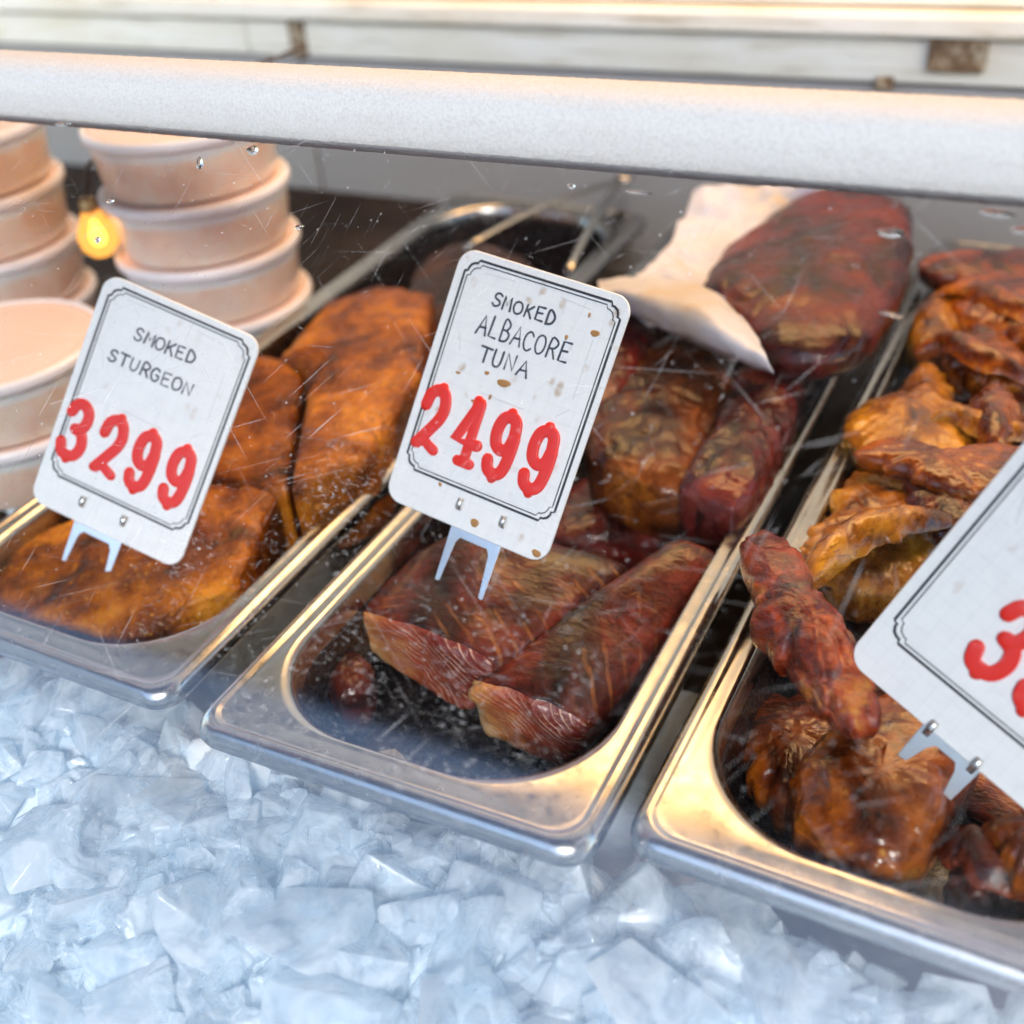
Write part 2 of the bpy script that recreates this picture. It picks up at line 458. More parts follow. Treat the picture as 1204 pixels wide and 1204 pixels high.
for lab, (px, py, pz, yaw, tx, ty) in zip(
    ['steel tray of golden brown sturgeon blocks, its far end empty', 'steel tray of dark red tuna, the middle tray', 'steel tray heaped with amber smoked poultry pieces'], PANS):
    if pan0 is None:
        pan0 = o = pan_mesh().build('steel_tray', STEEL)
        md = o.modifiers.new('solid', 'SOLIDIFY'); md.thickness = .0008; md.offset = -1
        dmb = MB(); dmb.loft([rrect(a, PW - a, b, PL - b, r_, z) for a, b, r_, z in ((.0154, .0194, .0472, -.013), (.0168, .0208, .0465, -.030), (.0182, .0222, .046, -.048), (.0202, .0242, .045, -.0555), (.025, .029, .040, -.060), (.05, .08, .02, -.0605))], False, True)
        shade_obj = dmb.build('tray_shade', TRAY_SHADE, o)  # added liner: the steel interior's dark reflections are put into its colour
    else:
        o = pan0.copy(); COL.objects.link(o)
        d_ = shade_obj.copy(); COL.objects.link(d_); d_.parent = o
    o.location = (px, py, pz); o.rotation_euler = (tx, ty, yaw)
    tag(o, lab, 'tray', 'steel trays sunk in the ice')

# ------------------------------------------------------------------ food
def catmull(pts, n):
    m = len(pts); out = []
    seg = [ (pts[(i+1) % m] - pts[i]).length for i in range(m)]; tot = sum(seg)
    for k in range(n):
        d = tot * k / n; i = 0
        while d > seg[i]: d -= seg[i]; i += 1
        t = d / seg[i]
        p0, p1, p2, p3 = pts[i-1], pts[i], pts[(i+1) % m], pts[(i+2) % m]
        out.append(.5 * ((2*p1) + (p2-p0)*t + (2*p0-5*p1+4*p2-p3)*t*t + (3*p1-p0-3*p2+p3)*t**3))
    return out
def pillow(name, label, cat, outline, mat, top=.012, bot=.02, n=2.6, amp=.0016, seed=1, fine=.0005, group=None, tilt=(0, 0), segs=150, rt=38, rb=14, shrink=1.0, crease=0.0, jag=.0012, straight=False):
    pts = [Vector(p) for p in outline]
    c = sum(pts, Vector()) / len(pts)
    c = c.copy()
    if sum((pts[i].x * pts[(i+1) % len(pts)].y - pts[(i+1) % len(pts)].x * pts[i].y) for i in range(len(pts))) < 0: pts.reverse()
    if straight:
        q_ = []
        for i in range(len(pts)):
            a, b = pts[i], pts[(i + 1) % len(pts)]; q_ += [a.lerp(b, .07), a.lerp(b, .5), a.lerp(b, .93)]
        pts = q_
    o = catmull([c + (p - c) * shrink for p in pts], segs)
    o = [p + (p - c).normalized() * jag * (fbm(p, 70, 2, seed) * 1.6 + fbm(p, 190, 2, seed)) for p in o]
    rings = []
    ths = [-math.pi/2 * (1 - j / rb) * .98 for j in range(rb)] + [math.pi/2 * j / rt * .985 for j in range(rt + 1)]
    for th in ths:
        s = max(0, math.cos(th)) ** (2 / n); zz = abs(math.sin(th)) ** (2 / n) * (top if th >= 0 else -bot)
        rings.append([Vector((c.x + (p.x - c.x) * s, c.y + (p.y - c.y) * s, c.z + (p.z - c.z) * s + zz + (p.x - c.x) * s * tilt[0] + (p.y - c.y) * s * tilt[1])) for p in o])
    for r_ in rings:
        for i, p in enumerate(r_):
            d = (p - c).normalized(); d = (d + Vector((0, 0, .6 if p.z > c.z else -.6))).normalized()
            q = p - c
            e = 1.4 * amp * fbm(q, 42, 4, seed) + 1.3 * fine * fbm(q, 230, 3, seed + 9)
            e += .45 * amp * (noise.ridged_multi_fractal(q * 75 + Vector((seed, seed, 0)), .9, 2.1, 4, 1.0, 2.0) - 1.1) * .5
            if crease: e -= crease * max(0, 1 - abs(fbm(q, 30, 2, seed + 4)) * 9)
            r_[i] = p + d * e
    mb = MB(); mb.loft([[p - c for p in r_] for r_ in rings], True, True)
    ob = mb.build(name, mat); ob.location = c
    return tag(ob, label, cat, group)

GS, GT, GP = 'smoked sturgeon blocks', 'smoked tuna pieces', 'smoked poultry pieces'
# pan 1: sturgeon
pillow('sturgeon_block', 'golden brown sturgeon slab under the left price card, nearest the ice', 'fish',
       [(-0.1845, 0.0341, -0.0220), (-0.1690, 0.0764, -0.0220), (-0.1247, 0.1343, -0.0220), (-0.0644, 0.1435, -0.0220), (-0.0402, 0.0754, -0.0220), (-0.0665, 0.0341, -0.0220), (-0.1621, 0.0148, -0.0220)],
       STURGEON, .013, .032, 5.0, .0012, 3, .0009, GS, straight=True, jag=.0007, tilt=(.05, .10))
pillow('sturgeon_block', 'orange sturgeon block just right of the left price card', 'fish',
       [(-0.1877, 0.2066, -0.0080), (-0.1578, 0.2361, -0.0080), (-0.1163, 0.2414, -0.0080), (-0.0542, 0.1353, -0.0080), (-0.1211, 0.1318, -0.0080)],
       STURGEON, .016, .045, 7.5, .0008, 5, .0006, GS, straight=True, jag=.0005, tilt=(-.06, .05))
pillow('sturgeon_block', 'largest round topped sturgeon block beside the middle price card', 'fish',
       [(-0.1283, 0.2329, 0.0020), (-0.1508, 0.3133, 0.0020), (-0.1260, 0.3395, 0.0020), (-0.0816, 0.3297, 0.0020), (-0.0322, 0.2324, 0.0020), (-0.0156, 0.1548, 0.0020), (-0.0371, 0.1202, 0.0020), (-0.0994, 0.2236, 0.0020)],
       STURGEON, .016, .05, 5.0, .0014, 8, .0010, GS, straight=True, jag=.0007, tilt=(.10, .02))
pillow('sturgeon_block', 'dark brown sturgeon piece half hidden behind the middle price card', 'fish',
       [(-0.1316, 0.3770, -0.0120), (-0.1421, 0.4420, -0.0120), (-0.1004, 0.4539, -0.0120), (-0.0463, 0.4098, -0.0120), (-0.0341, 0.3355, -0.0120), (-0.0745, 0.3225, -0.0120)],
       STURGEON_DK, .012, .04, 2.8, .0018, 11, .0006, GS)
# pan 2: tuna
def fillet(name, label, C8, mat, cutm, seed, rnd_=8.0, amp=.0016, group=None):
    """a cut wedge: eight corners (bottom FL FR BR BL, top FL FR BR BL) spanned as a rounded block; the front face is the flaky cut"""
    C8 = [Vector(c) for c in C8]; org = sum(C8, Vector()) / 8; n = 34; C8 = [org + (c - org) * 1.13 for c in C8]
    def tri(u, v, w):
        b = (C8[0].lerp(C8[1], u)).lerp(C8[3].lerp(C8[2], u), v); t = (C8[4].lerp(C8[5], u)).lerp(C8[7].lerp(C8[6], u), v)
        return b.lerp(t, w)
    V, F, MI, UV, idx = [], [], [], [], {}
    def vert(i, j, k):
        key = (i, j, k)
        if key in idx: return idx[key]
        a = Vector((2*i/n-1, 2*j/n-1, 2*k/n-1))
        a = Vector([math.sin(x * math.pi / 2 * .999) for x in a])
        nm = (abs(a.x)**rnd_ + abs(a.y)**rnd_ + abs(a.z)**rnd_) ** (1 / rnd_)
        b = a / nm
        p = tri((b.x+1)/2, (b.y+1)/2, (b.z+1)/2); q = p - org
        d = q.normalized()
        if b.z > 0: p = p + Vector((0, 0, .006 * (1 - b.x*b.x) * b.z))       # the top is slightly domed
        e = amp * fbm(q, 42, 4, seed) + .00045 * fbm(q, 240, 3, seed + 3)
        if b.y < -.9: e += .0016 * noise.ridged_multi_fractal(q * 60 + Vector((seed, 0, 0)), .9, 2.1, 4, 1.0, 2.0) - .0018
        idx[key] = len(V); V.append(p + d * e - org)
        UV.append(((b.x+1)/2, (b.z+1)/2) if b.y < -.9 else ((b.x+1) * 1.2, (b.y+1) * 1.6 + .9 * abs(b.x)))
        return idx[key]
    R_ = range(n)
    for i in R_:
        for j in R_:
            for f, m in ((((i,j,0),(i,j+1,0),(i+1,j+1,0),(i+1,j,0)), 0), (((i,j,n),(i+1,j,n),(i+1,j+1,n),(i,j+1,n)), 0),
                         (((i,0,j),(i+1,0,j),(i+1,0,j+1),(i,0,j+1)), 1), (((i,n,j),(i,n,j+1),(i+1,n,j+1),(i+1,n,j)), 0),
                         (((0,i,j),(0,i,j+1),(0,i+1,j+1),(0,i+1,j)), 0), (((n,i,j),(n,i+1,j),(n,i+1,j+1),(n,i,j+1)), 0)):
                F.append(tuple(vert(*c) for c in f)); MI.append(m)
    o = mesh_obj(name, V, F, [mat, cutm], None, True, MI, UV); o.location = org
    return tag(o, label, 'fish', group)
fillet('tuna_fillet', 'tuna fillet under the fork of the middle price card, pale flaky cut face',
     [(0.0079, 0.0930, -0.0360), (0.0730, 0.0763, -0.0460), (0.1042, 0.1763, -0.0500), (0.0179, 0.1681, -0.0500), (0.0115, 0.0892, -0.0200), (0.0897, 0.0755, -0.0120), (0.1183, 0.1408, -0.0040), (0.0369, 0.1338, -0.0040)], TUNA_SKIN, CUT, 4, group=GT)
fillet('tuna_fillet', 'tuna fillet with striped top against the right wall of its tray',
     [(0.0817, 0.0761, -0.0500), (0.1226, 0.0722, -0.0540), (0.1497, 0.1856, -0.0540), (0.1165, 0.1837, -0.0520), (0.0801, 0.0703, -0.0220), (0.1337, 0.0718, -0.0260), (0.1551, 0.1552, -0.0060), (0.1341, 0.1564, 0.0020)], TUNA_SKIN, CUT, 9, group=GT)
pillow('tuna_chunk', 'small pink tuna scrap low in the front corner of the middle tray', 'fish',
       [(0.0160, 0.0581, -0.0330), (0.0142, 0.0718, -0.0330), (0.0307, 0.0708, -0.0330), (0.0383, 0.0549, -0.0330), (0.0297, 0.0461, -0.0330)], TUNA_SKIN, .010, .024, 3.0, .0010, 21, .0004, GT)
pillow('tuna_chunk', 'brown tuna piece with an amber face right of the middle price card', 'fish',
       [(0.0527, 0.2651, 0.0000), (0.0539, 0.3164, 0.0000), (0.0823, 0.3420, 0.0000), (0.1152, 0.3311, 0.0000), (0.1261, 0.2808, 0.0000), (0.1286, 0.2261, 0.0000), (0.1245, 0.1903, 0.0000), (0.0976, 0.1954, 0.0000), (0.0719, 0.2098, 0.0000)],
       TUNA_BROWN, .016, .05, 2.9, .002, 23, .0006, GT, crease=.0012)
pillow('tuna_chunk', 'dark red tuna piece leaning on the tray wall below the wrapped loin', 'fish',
       [(0.1179, 0.3038, 0.0040), (0.1340, 0.3221, 0.0040), (0.1520, 0.3055, 0.0040), (0.1605, 0.2428, 0.0040), (0.1608, 0.1939, 0.0040), (0.1532, 0.1753, 0.0040), (0.1271, 0.1887, 0.0040), (0.1256, 0.2386, 0.0040)],
       TUNA_DARK, .018, .05, 2.7, .0018, 27, .0005, GT)
pillow('tuna_chunk', 'blackish tuna lump under the paper, beside the middle price card', 'fish',
       [(0.0298, 0.3071, 0.0060), (0.0203, 0.3476, 0.0060), (0.0350, 0.3644, 0.0060), (0.0563, 0.3436, 0.0060), (0.0719, 0.2895, 0.0060), (0.0708, 0.2508, 0.0060), (0.0564, 0.2458, 0.0060)],
       TUNA_DARK, .014, .05, 2.7, .0018, 31, .0005, GT)
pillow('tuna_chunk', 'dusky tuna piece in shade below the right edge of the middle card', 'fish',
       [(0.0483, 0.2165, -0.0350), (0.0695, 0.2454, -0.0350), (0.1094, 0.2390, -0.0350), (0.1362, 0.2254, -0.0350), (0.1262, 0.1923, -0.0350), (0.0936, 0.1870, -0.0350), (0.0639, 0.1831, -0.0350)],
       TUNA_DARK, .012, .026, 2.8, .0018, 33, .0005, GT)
pillow('tuna_loin', 'large maroon tuna loin lying in white paper', 'fish',
       [(0.0830, 0.3354, 0.0340), (0.0837, 0.4041, 0.0340), (0.1052, 0.4743, 0.0340), (0.1399, 0.4941, 0.0340), (0.1724, 0.4630, 0.0340), (0.1857, 0.3836, 0.0340), (0.1875, 0.3147, 0.0340), (0.1751, 0.2795, 0.0340), (0.1488, 0.2708, 0.0340), (0.1162, 0.2970, 0.0340)],
       TUNA_DARK, .020, .022, 2.5, .0018, 37, .0003, GT, crease=.0008, tilt=(.04, .04), shrink=.97)
# pan 3: poultry
pillow('poultry_wing', 'reddish wing sticking up over the left rim of the right tray', 'meat',
       [(0.1706, 0.1381, 0.0180), (0.1728, 0.1517, 0.0180), (0.1855, 0.1498, 0.0180), (0.2008, 0.1296, 0.0180), (0.2154, 0.1089, 0.0180), (0.2274, 0.0896, 0.0180), (0.2391, 0.0744, 0.0180), (0.2368, 0.0598, 0.0180), (0.2265, 0.0629, 0.0180), (0.2111, 0.0785, 0.0180), (0.1949, 0.0933, 0.0180), (0.1815, 0.1139, 0.0180)],
       WING, .014, .016, 2.1, 0.0014, 41, 0.0005, GP, crease=.0022, jag=.0030)
pillow('poultry_piece', 'flat golden piece with a jagged top edge behind the thin strip', 'meat',
       [(0.1880, 0.2525, 0.0040), (0.1829, 0.2930, 0.0040), (0.1965, 0.3066, 0.0040), (0.2035, 0.3471, 0.0040), (0.2159, 0.3365, 0.0040), (0.2248, 0.3074, 0.0040), (0.2384, 0.2949, 0.0040), (0.2429, 0.2643, 0.0040), (0.2209, 0.2412, 0.0040)],
       CHICK_GOLD, .011, .03, 2.1, 0.0012, 43, 0.0004, GP, jag=.0030)
pillow('poultry_strip', 'long thin tan strip lying crosswise over the golden pieces', 'meat',
       [(0.1922, 0.2298, 0.0160), (0.2038, 0.2454, 0.0160), (0.2296, 0.2454, 0.0160), (0.2596, 0.2591, 0.0160), (0.2720, 0.2402, 0.0160), (0.2484, 0.2145, 0.0160), (0.2241, 0.2159, 0.0160), (0.2051, 0.2218, 0.0160)],
       CHICK, .007, .008, 2.1, 0.0009, 47, 0.0004, GP, jag=.0030)
pillow('poultry_piece', 'wide golden piece left of the right price card', 'meat',
       [(0.1878, 0.1725, -0.0040), (0.1885, 0.2129, -0.0040), (0.1945, 0.2447, -0.0040), (0.2180, 0.2419, -0.0040), (0.2416, 0.2326, -0.0040), (0.2443, 0.1940, -0.0040), (0.2295, 0.1643, -0.0040), (0.2109, 0.1571, -0.0040)],
       CHICK_GOLD, .013, .035, 2.1, 0.0015, 49, 0.0004, GP, crease=.0012, jag=.0030)
pillow('poultry_piece', 'dark glazed piece tucked under the top of the right price card', 'meat',
       [(0.2167, 0.2224, 0.0080), (0.2327, 0.2332, 0.0080), (0.2506, 0.2312, 0.0080), (0.2519, 0.1985, 0.0080), (0.2356, 0.1956, 0.0080)],
       CHICK_RED, .008, .02, 2.1, 0.0011, 51, 0.0004, GP, jag=.0030)
pillow('poultry_piece', 'dim brown piece low beneath the wing at the front left corner', 'meat',
       [(0.1805, 0.1059, -0.0400), (0.1848, 0.1206, -0.0400), (0.2075, 0.1272, -0.0400), (0.2272, 0.1151, -0.0400), (0.2286, 0.0747, -0.0400), (0.2158, 0.0588, -0.0400), (0.1984, 0.0751, -0.0400)],
       CHICK, .014, .02, 2.1, 0.0012, 53, 0.0004, GP, jag=.0030)
pillow('poultry_piece', 'big orange breast piece pierced by the fork of the right card', 'meat',
       [(0.2146, 0.0571, -0.0140), (0.2190, 0.0803, -0.0140), (0.2314, 0.0990, -0.0140), (0.2483, 0.1130, -0.0140), (0.2705, 0.0930, -0.0140), (0.2663, 0.0668, -0.0140), (0.2609, 0.0439, -0.0140), (0.2500, 0.0322, -0.0140), (0.2363, 0.0334, -0.0140), (0.2238, 0.0392, -0.0140)],
       CHICK, .014, .032, 2.7, .0013, 57, .0004, GP, jag=.0014, tilt=(.05, .12))
pillow('poultry_piece', 'bright orange curl at the right border below the right card', 'meat',
       [(0.2786, 0.0554, -0.0060), (0.2848, 0.0666, -0.0060), (0.2981, 0.0729, -0.0060), (0.3021, 0.0565, -0.0060), (0.2923, 0.0454, -0.0060), (0.2838, 0.0452, -0.0060)],
       CHICK, .010, .02, 2.1, 0.0011, 59, 0.0004, GP, jag=.0030)
pillow('poultry_piece', 'dark red piece in the right tray nearest the ice', 'meat',
       [(0.2688, 0.0516, -0.0300), (0.2765, 0.0680, -0.0300), (0.2978, 0.0678, -0.0300), (0.3094, 0.0517, -0.0300), (0.2929, 0.0428, -0.0300), (0.2751, 0.0419, -0.0300)],
       CHICK_RED, .013, .02, 2.1, 0.0012, 61, 0.0004, GP, jag=.0030)
pillow('poultry_piece', 'orange drumstick shaped piece at the right border under the red flap', 'meat',
       [(0.2064, 0.4003, 0.0120), (0.2074, 0.4362, 0.0120), (0.2330, 0.4501, 0.0120), (0.2706, 0.4259, 0.0120), (0.2833, 0.3670, 0.0120), (0.2555, 0.3678, 0.0120), (0.2258, 0.3736, 0.0120)],
       CHICK, .014, .03, 2.1, 0.0011, 63, 0.0003, GP, jag=.0030)
pillow('poultry_piece', 'small knobbly amber piece by the tray rim near the top right', 'meat',
       [(0.1889, 0.3899, 0.0040), (0.1928, 0.4320, 0.0040), (0.2049, 0.4297, 0.0040), (0.2191, 0.3831, 0.0040), (0.2076, 0.3605, 0.0040), (0.1950, 0.3626, 0.0040)],
       CHICK_GOLD, .012, .025, 2.1, 0.0012, 65, 0.0005, GP, jag=.0030)
pillow('poultry_piece', 'crinkled amber joint above the golden knuckle near the top right', 'meat',
       [(0.2131, 0.3481, 0.0100), (0.2203, 0.3836, 0.0100), (0.2356, 0.3810, 0.0100), (0.2565, 0.3431, 0.0100), (0.2455, 0.3210, 0.0100), (0.2285, 0.3290, 0.0100)],
       CHICK, .011, .025, 2.1, 0.0015, 67, 0.0005, GP, crease=.0015, jag=.0030)
pillow('poultry_piece', 'rounded brown knuckle with a pale tip beside the right card top', 'meat',
       [(0.2377, 0.2768, 0.0140), (0.2358, 0.3030, 0.0140), (0.2422, 0.3122, 0.0140), (0.2514, 0.2998, 0.0140), (0.2547, 0.2669, 0.0140), (0.2462, 0.2562, 0.0140)],
       CHICK, .012, .02, 2.1, 0.0007, 69, 0.0003, GP, jag=.0030)
pillow('poultry_piece', 'dark red flap along the upper right border of the tray', 'meat',
       [(0.1783, 0.4521, 0.0140), (0.2011, 0.4747, 0.0140), (0.2558, 0.4904, 0.0140), (0.2814, 0.4477, 0.0140), (0.2390, 0.4350, 0.0140), (0.1976, 0.4373, 0.0140)],
       CHICK_RED, .008, .02, 2.1, 0.0010, 71, 0.0003, GP, jag=.0030)
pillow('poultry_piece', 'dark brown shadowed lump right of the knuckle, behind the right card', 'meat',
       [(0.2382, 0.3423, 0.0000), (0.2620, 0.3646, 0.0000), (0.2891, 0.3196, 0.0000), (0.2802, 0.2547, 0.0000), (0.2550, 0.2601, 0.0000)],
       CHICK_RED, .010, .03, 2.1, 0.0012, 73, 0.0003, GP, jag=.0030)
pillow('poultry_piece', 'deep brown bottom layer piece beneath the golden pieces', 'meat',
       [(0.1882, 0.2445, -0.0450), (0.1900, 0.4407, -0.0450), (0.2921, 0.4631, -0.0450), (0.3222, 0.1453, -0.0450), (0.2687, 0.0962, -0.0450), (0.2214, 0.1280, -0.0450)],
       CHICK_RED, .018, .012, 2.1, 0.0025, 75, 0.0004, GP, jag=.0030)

def strip(label, path, widths, mat, seed, thick=.0035, curl=.9, twist=0.0):
    """a smoked flap: thin curled ribbon of meat with torn, thinner edges"""
    P = [Vector(p) for p in path]; D = []
    K = 54
    for k in range(K + 1):
        t = k / K * (len(P) - 1); i = min(int(t), len(P) - 2); f = t - i
        a = P[max(i-1, 0)]; b = P[i]; c = P[i+1]; d = P[min(i+2, len(P)-1)]
        D.append((.5 * ((2*b) + (c-a)*f + (2*a-5*b+4*c-d)*f*f + (3*b-a-3*c+d)*f**3), widths[i] + (widths[i+1] - widths[i]) * f))
    org = D[K // 2][0].copy(); n = 44; rings = []
    for k, (c, w) in enumerate(D):
        ax = (D[min(k+1, K)][0] - D[max(k-1, 0)][0]).normalized(); sd = ax.cross(Vector((0, 0, 1))).normalized(); up = sd.cross(ax)
        tw = twist * (k / K - .5); sd, up = sd * math.cos(tw) + up * math.sin(tw), up * math.cos(tw) - sd * math.sin(tw)
        e0 = math.sqrt(max(.02, 1 - (2 * k / K - 1) ** 8)); r = []
        for i in range(n):
            a = 2 * math.pi * i / n; x = math.cos(a); h = math.sin(a)
            jag = 1 + .28 * abs(x) ** 3 * noise.noise(Vector((k * .16, math.copysign(4, x), seed))) + .10 * abs(x) ** 3 * noise.noise(Vector((k * .6, math.copysign(4, x), seed + 2)))
            p = c + sd * (x * w * jag * e0) + up * (h * thick * (1 - .55 * x * x) * e0 - curl * w * (x * x - .3) * (.7 + .5 * noise.noise(Vector((k * .07, 0, seed)))))
            p = p + up * (.0016 * fbm(p, 60, 3, seed) + .0005 * fbm(p, 220, 2, seed))
            r.append(p - org)
        rings.append(r)
    mb = MB(); mb.loft(rings, True, True); o = mb.build('poultry_strip', mat); o.location = org
    return tag(o, label, 'meat', 'smoked poultry pieces')
strip('curled amber skin flap crossing left of the right card', [(0.1973, 0.1390, 0.0100), (0.2028, 0.1622, 0.0160), (0.2168, 0.1820, 0.0180), (0.2409, 0.2013, 0.0120)], [.004,.009,.011,.006], CHICK_GOLD, 3, curl=.7, twist=.6)
strip('amber strip folded over the crinkled joint near the top right', [(0.1996, 0.3396, 0.0120), (0.2144, 0.3437, 0.0220), (0.2348, 0.3267, 0.0240), (0.2577, 0.3264, 0.0140)], [.004,.008,.009,.005], CHICK, 7, curl=.8, twist=.9)
strip('bright orange strip across the orange drumstick shaped piece', [(0.1993, 0.4123, 0.0160), (0.2193, 0.4056, 0.0240), (0.2429, 0.3857, 0.0260), (0.2684, 0.3857, 0.0200)], [.004,.009,.010,.006], CHICK, 9, curl=.6, twist=-.7)
strip('dark red torn flap beside the orange curl at the right border', [(0.2672, 0.0499, -0.0200), (0.2729, 0.0565, -0.0120), (0.2816, 0.0476, -0.0100), (0.2939, 0.0491, -0.0180)], [.004,.008,.008,.004], CHICK_RED, 15, curl=.8, twist=.8)
strip('golden strip lying between the knuckle and the thin tan strip', [(0.2175, 0.2768, 0.0100), (0.2312, 0.2808, 0.0160), (0.2472, 0.2725, 0.0160), (0.2682, 0.2865, 0.0100)], [.003,.007,.008,.004], CHICK_GOLD, 17, curl=.8, twist=.7)

# ------------------------------------------------------------------ butcher paper
def paper():
    grid = [[(0.0401, 0.4544, 0.0400), (0.0853, 0.4655, 0.0520), (0.1261, 0.4691, 0.0500), (0.1645, 0.4759, 0.0300)],
            [(0.0433, 0.3893, 0.0300), (0.0785, 0.4301, 0.0260), (0.1243, 0.4578, 0.0120), (0.1589, 0.4627, 0.0140)],
            [(0.0372, 0.3555, 0.0220), (0.0758, 0.3526, 0.0220), (0.1118, 0.3482, 0.0120), (0.1705, 0.3656, 0.0100)],
            [(0.0250, 0.3463, 0.0180), (0.0770, 0.3081, 0.0220), (0.1371, 0.2893, 0.0200), (0.1527, 0.3273, 0.0080)]]
    G = [[Vector(p) for p in r] for r in grid]; n = 60; V = []
    def cr(p, t):
        x = t * 3; i = min(int(x), 2); f = x - i
        a = p[max(i-1, 0)]; b = p[i]; c = p[i+1]; d = p[min(i+2, 3)]
        return .5 * ((2*b) + (c-a)*f + (2*a-5*b+4*c-d)*f*f + (3*b-a-3*c+d)*f**3)
    c0 = G[1][1]
    for j in range(n + 1):
        for i in range(n + 1):
            p = cr([cr(r, i / n) for r in G], j / n)
            p = p + Vector((0, -.3, 1)).normalized() * (.0075 * abs(fbm(p, 26, 2, 5)) * 2 - .003 + .0030 * abs(fbm(p, 70, 2, 6)))
            V.append(p - c0)
    F = [(j*(n+1)+i, j*(n+1)+i+1, (j+1)*(n+1)+i+1, (j+1)*(n+1)+i) for j in range(n) for i in range(n)]
    fold = [[(0.0280, 0.3295, 0.0360), (0.0608, 0.3321, 0.0420), (0.1019, 0.3122, 0.0460), (0.1352, 0.2762, 0.0420)],
            [(0.0366, 0.3109, 0.0400), (0.0757, 0.2953, 0.0480), (0.1151, 0.2718, 0.0510), (0.1438, 0.2580, 0.0440)],
            [(0.0355, 0.3175, 0.0320), (0.0791, 0.2912, 0.0360), (0.1207, 0.2662, 0.0400), (0.1488, 0.2556, 0.0380)],
            [(0.0304, 0.3386, 0.0200), (0.0756, 0.3119, 0.0220), (0.1151, 0.2874, 0.0260), (0.1423, 0.2712, 0.0300)]]
    G2 = [[Vector(p) for p in r] for r in fold]; b0 = len(V); m = 40
    for j in range(m + 1):
        for i in range(m + 1):
            p = cr([cr(r, i / m) for r in G2], j / m)
            V.append(p + Vector((0, -.3, 1)).normalized() * (.003 * fbm(p, 45, 3, 8)) - c0)
    F += [(b0 + j*(m+1)+i, b0 + j*(m+1)+i+1, b0 + (j+1)*(m+1)+i+1, b0 + (j+1)*(m+1)+i) for j in range(m) for i in range(m)]
    o = mesh_obj('wrapping_paper', V, F, PAPER); o.location = c0
    md = o.modifiers.new('solid', 'SOLIDIFY'); md.thickness = .0004
    return tag(o, 'crumpled white butcher paper around the maroon tuna loin', 'paper')
paper()

# ------------------------------------------------------------------ tongs lying across the empty end
def tube(mb, pts, rs, n=10):
    rings = []
    for i, p in enumerate(pts):
        d = (pts[min(i+1, len(pts)-1)] - pts[max(i-1, 0)]).normalized()
        a = d.cross(Vector((0, 0, 1))).normalized(); b = a.cross(d)
        rings.append([p + (a * math.cos(2*math.pi*k/n) * rs[i][0] + b * math.sin(2*math.pi*k/n) * rs[i][1]) for k in range(n)])
    mb.loft(rings, True, True)
tg = empty('tongs', (-0.0486, 0.5553, 0.0120))
tag(tg, 'slim steel serving tongs lying open over the empty tray end', 'tongs')
T0 = Vector((-0.0486, 0.5553, 0.0120))
for e, zc in ((Vector((-0.1019, 0.4051, 0.0120)), 0), (Vector((-0.0157, 0.3820, 0.0140)), 0)):
    mb = MB(); pts = [Vector((0, 0, 0)).lerp(e - T0, k / 10) + Vector((0, 0, .006 * math.sin(k / 10 * math.pi))) for k in range(11)]
    tube(mb, pts, [(.0045 - .0002 * k, .0016) for k in range(11)]); mb.build('tong_arm', STEEL, tg)
mb = MB(); tube(mb, [Vector((0, .006, .001)), Vector((0, .002, .001)), Vector((.001, -.006, .001))], [(.003, .003), (.0075, .004), (.006, .003)]); mb.build('tong_hinge', STEEL, tg)

# ------------------------------------------------------------------ tubs
def lathe(prof, n=72):
    mb = MB(); rings = [[Vector((r * math.cos(2*math.pi*k/n), r * math.sin(2*math.pi*k/n), z)) for k in range(n)] for r, z in prof]
    mb.loft(rings, True, True); return mb
tub_body = lathe([(.0500,0),(.0516,.0006),(.0524,.002),(.0560,.0320),(.0563,.0330)])
tub_lid = lathe([(.0564,.0318),(.0580,.0317),(.0585,.0325),(.0586,.0358),(.0580,.0374),(.0570,.0379),(.0558,.0377),(.0552,.0366),(.0545,.0362)])
lid_win = lathe([(.0548,.0345),(.0548,.0368),(.0520,.0372),(.0500,.0366),(.0480,.0369),(.02,.0370)])
tub0 = None
ST = [((-.383, .268), 4, 'farthest left stack'), ((-.2335, .311), 4, 'stack right of the glowing bulb'), ((-.2537, .1513), 2, 'low stack in front by the left card')]
ORD = {4: ['bottom', 'second from bottom', 'second from top', 'top'], 2: ['bottom', 'top']}
for (x, y), k, where in ST:
    for i in range(k):
        if tub0 is None:
            t = empty('deli_tub'); parts = [tub_body.build('tub_body', TUB, t), tub_lid.build('lid', LID, t), lid_win.build('lid_panel', LID_TOP, t)]
            tub0 = t
        else:
            t = tub0.copy(); COL.objects.link(t)
            for c in list(tub0.children):
                d = c.copy(); COL.objects.link(d); d.parent = t
        t.location = (x + random.uniform(-.0015, .0015), y + random.uniform(-.0015, .0015), -.0355 + i * .0386); t.rotation_euler = (0, 0, random.uniform(0, 6))
        tag(t, 'peach tub with pale lid, %s of the %s' % (ORD[k][i], where), 'tub', 'stacked tubs of peach spread')

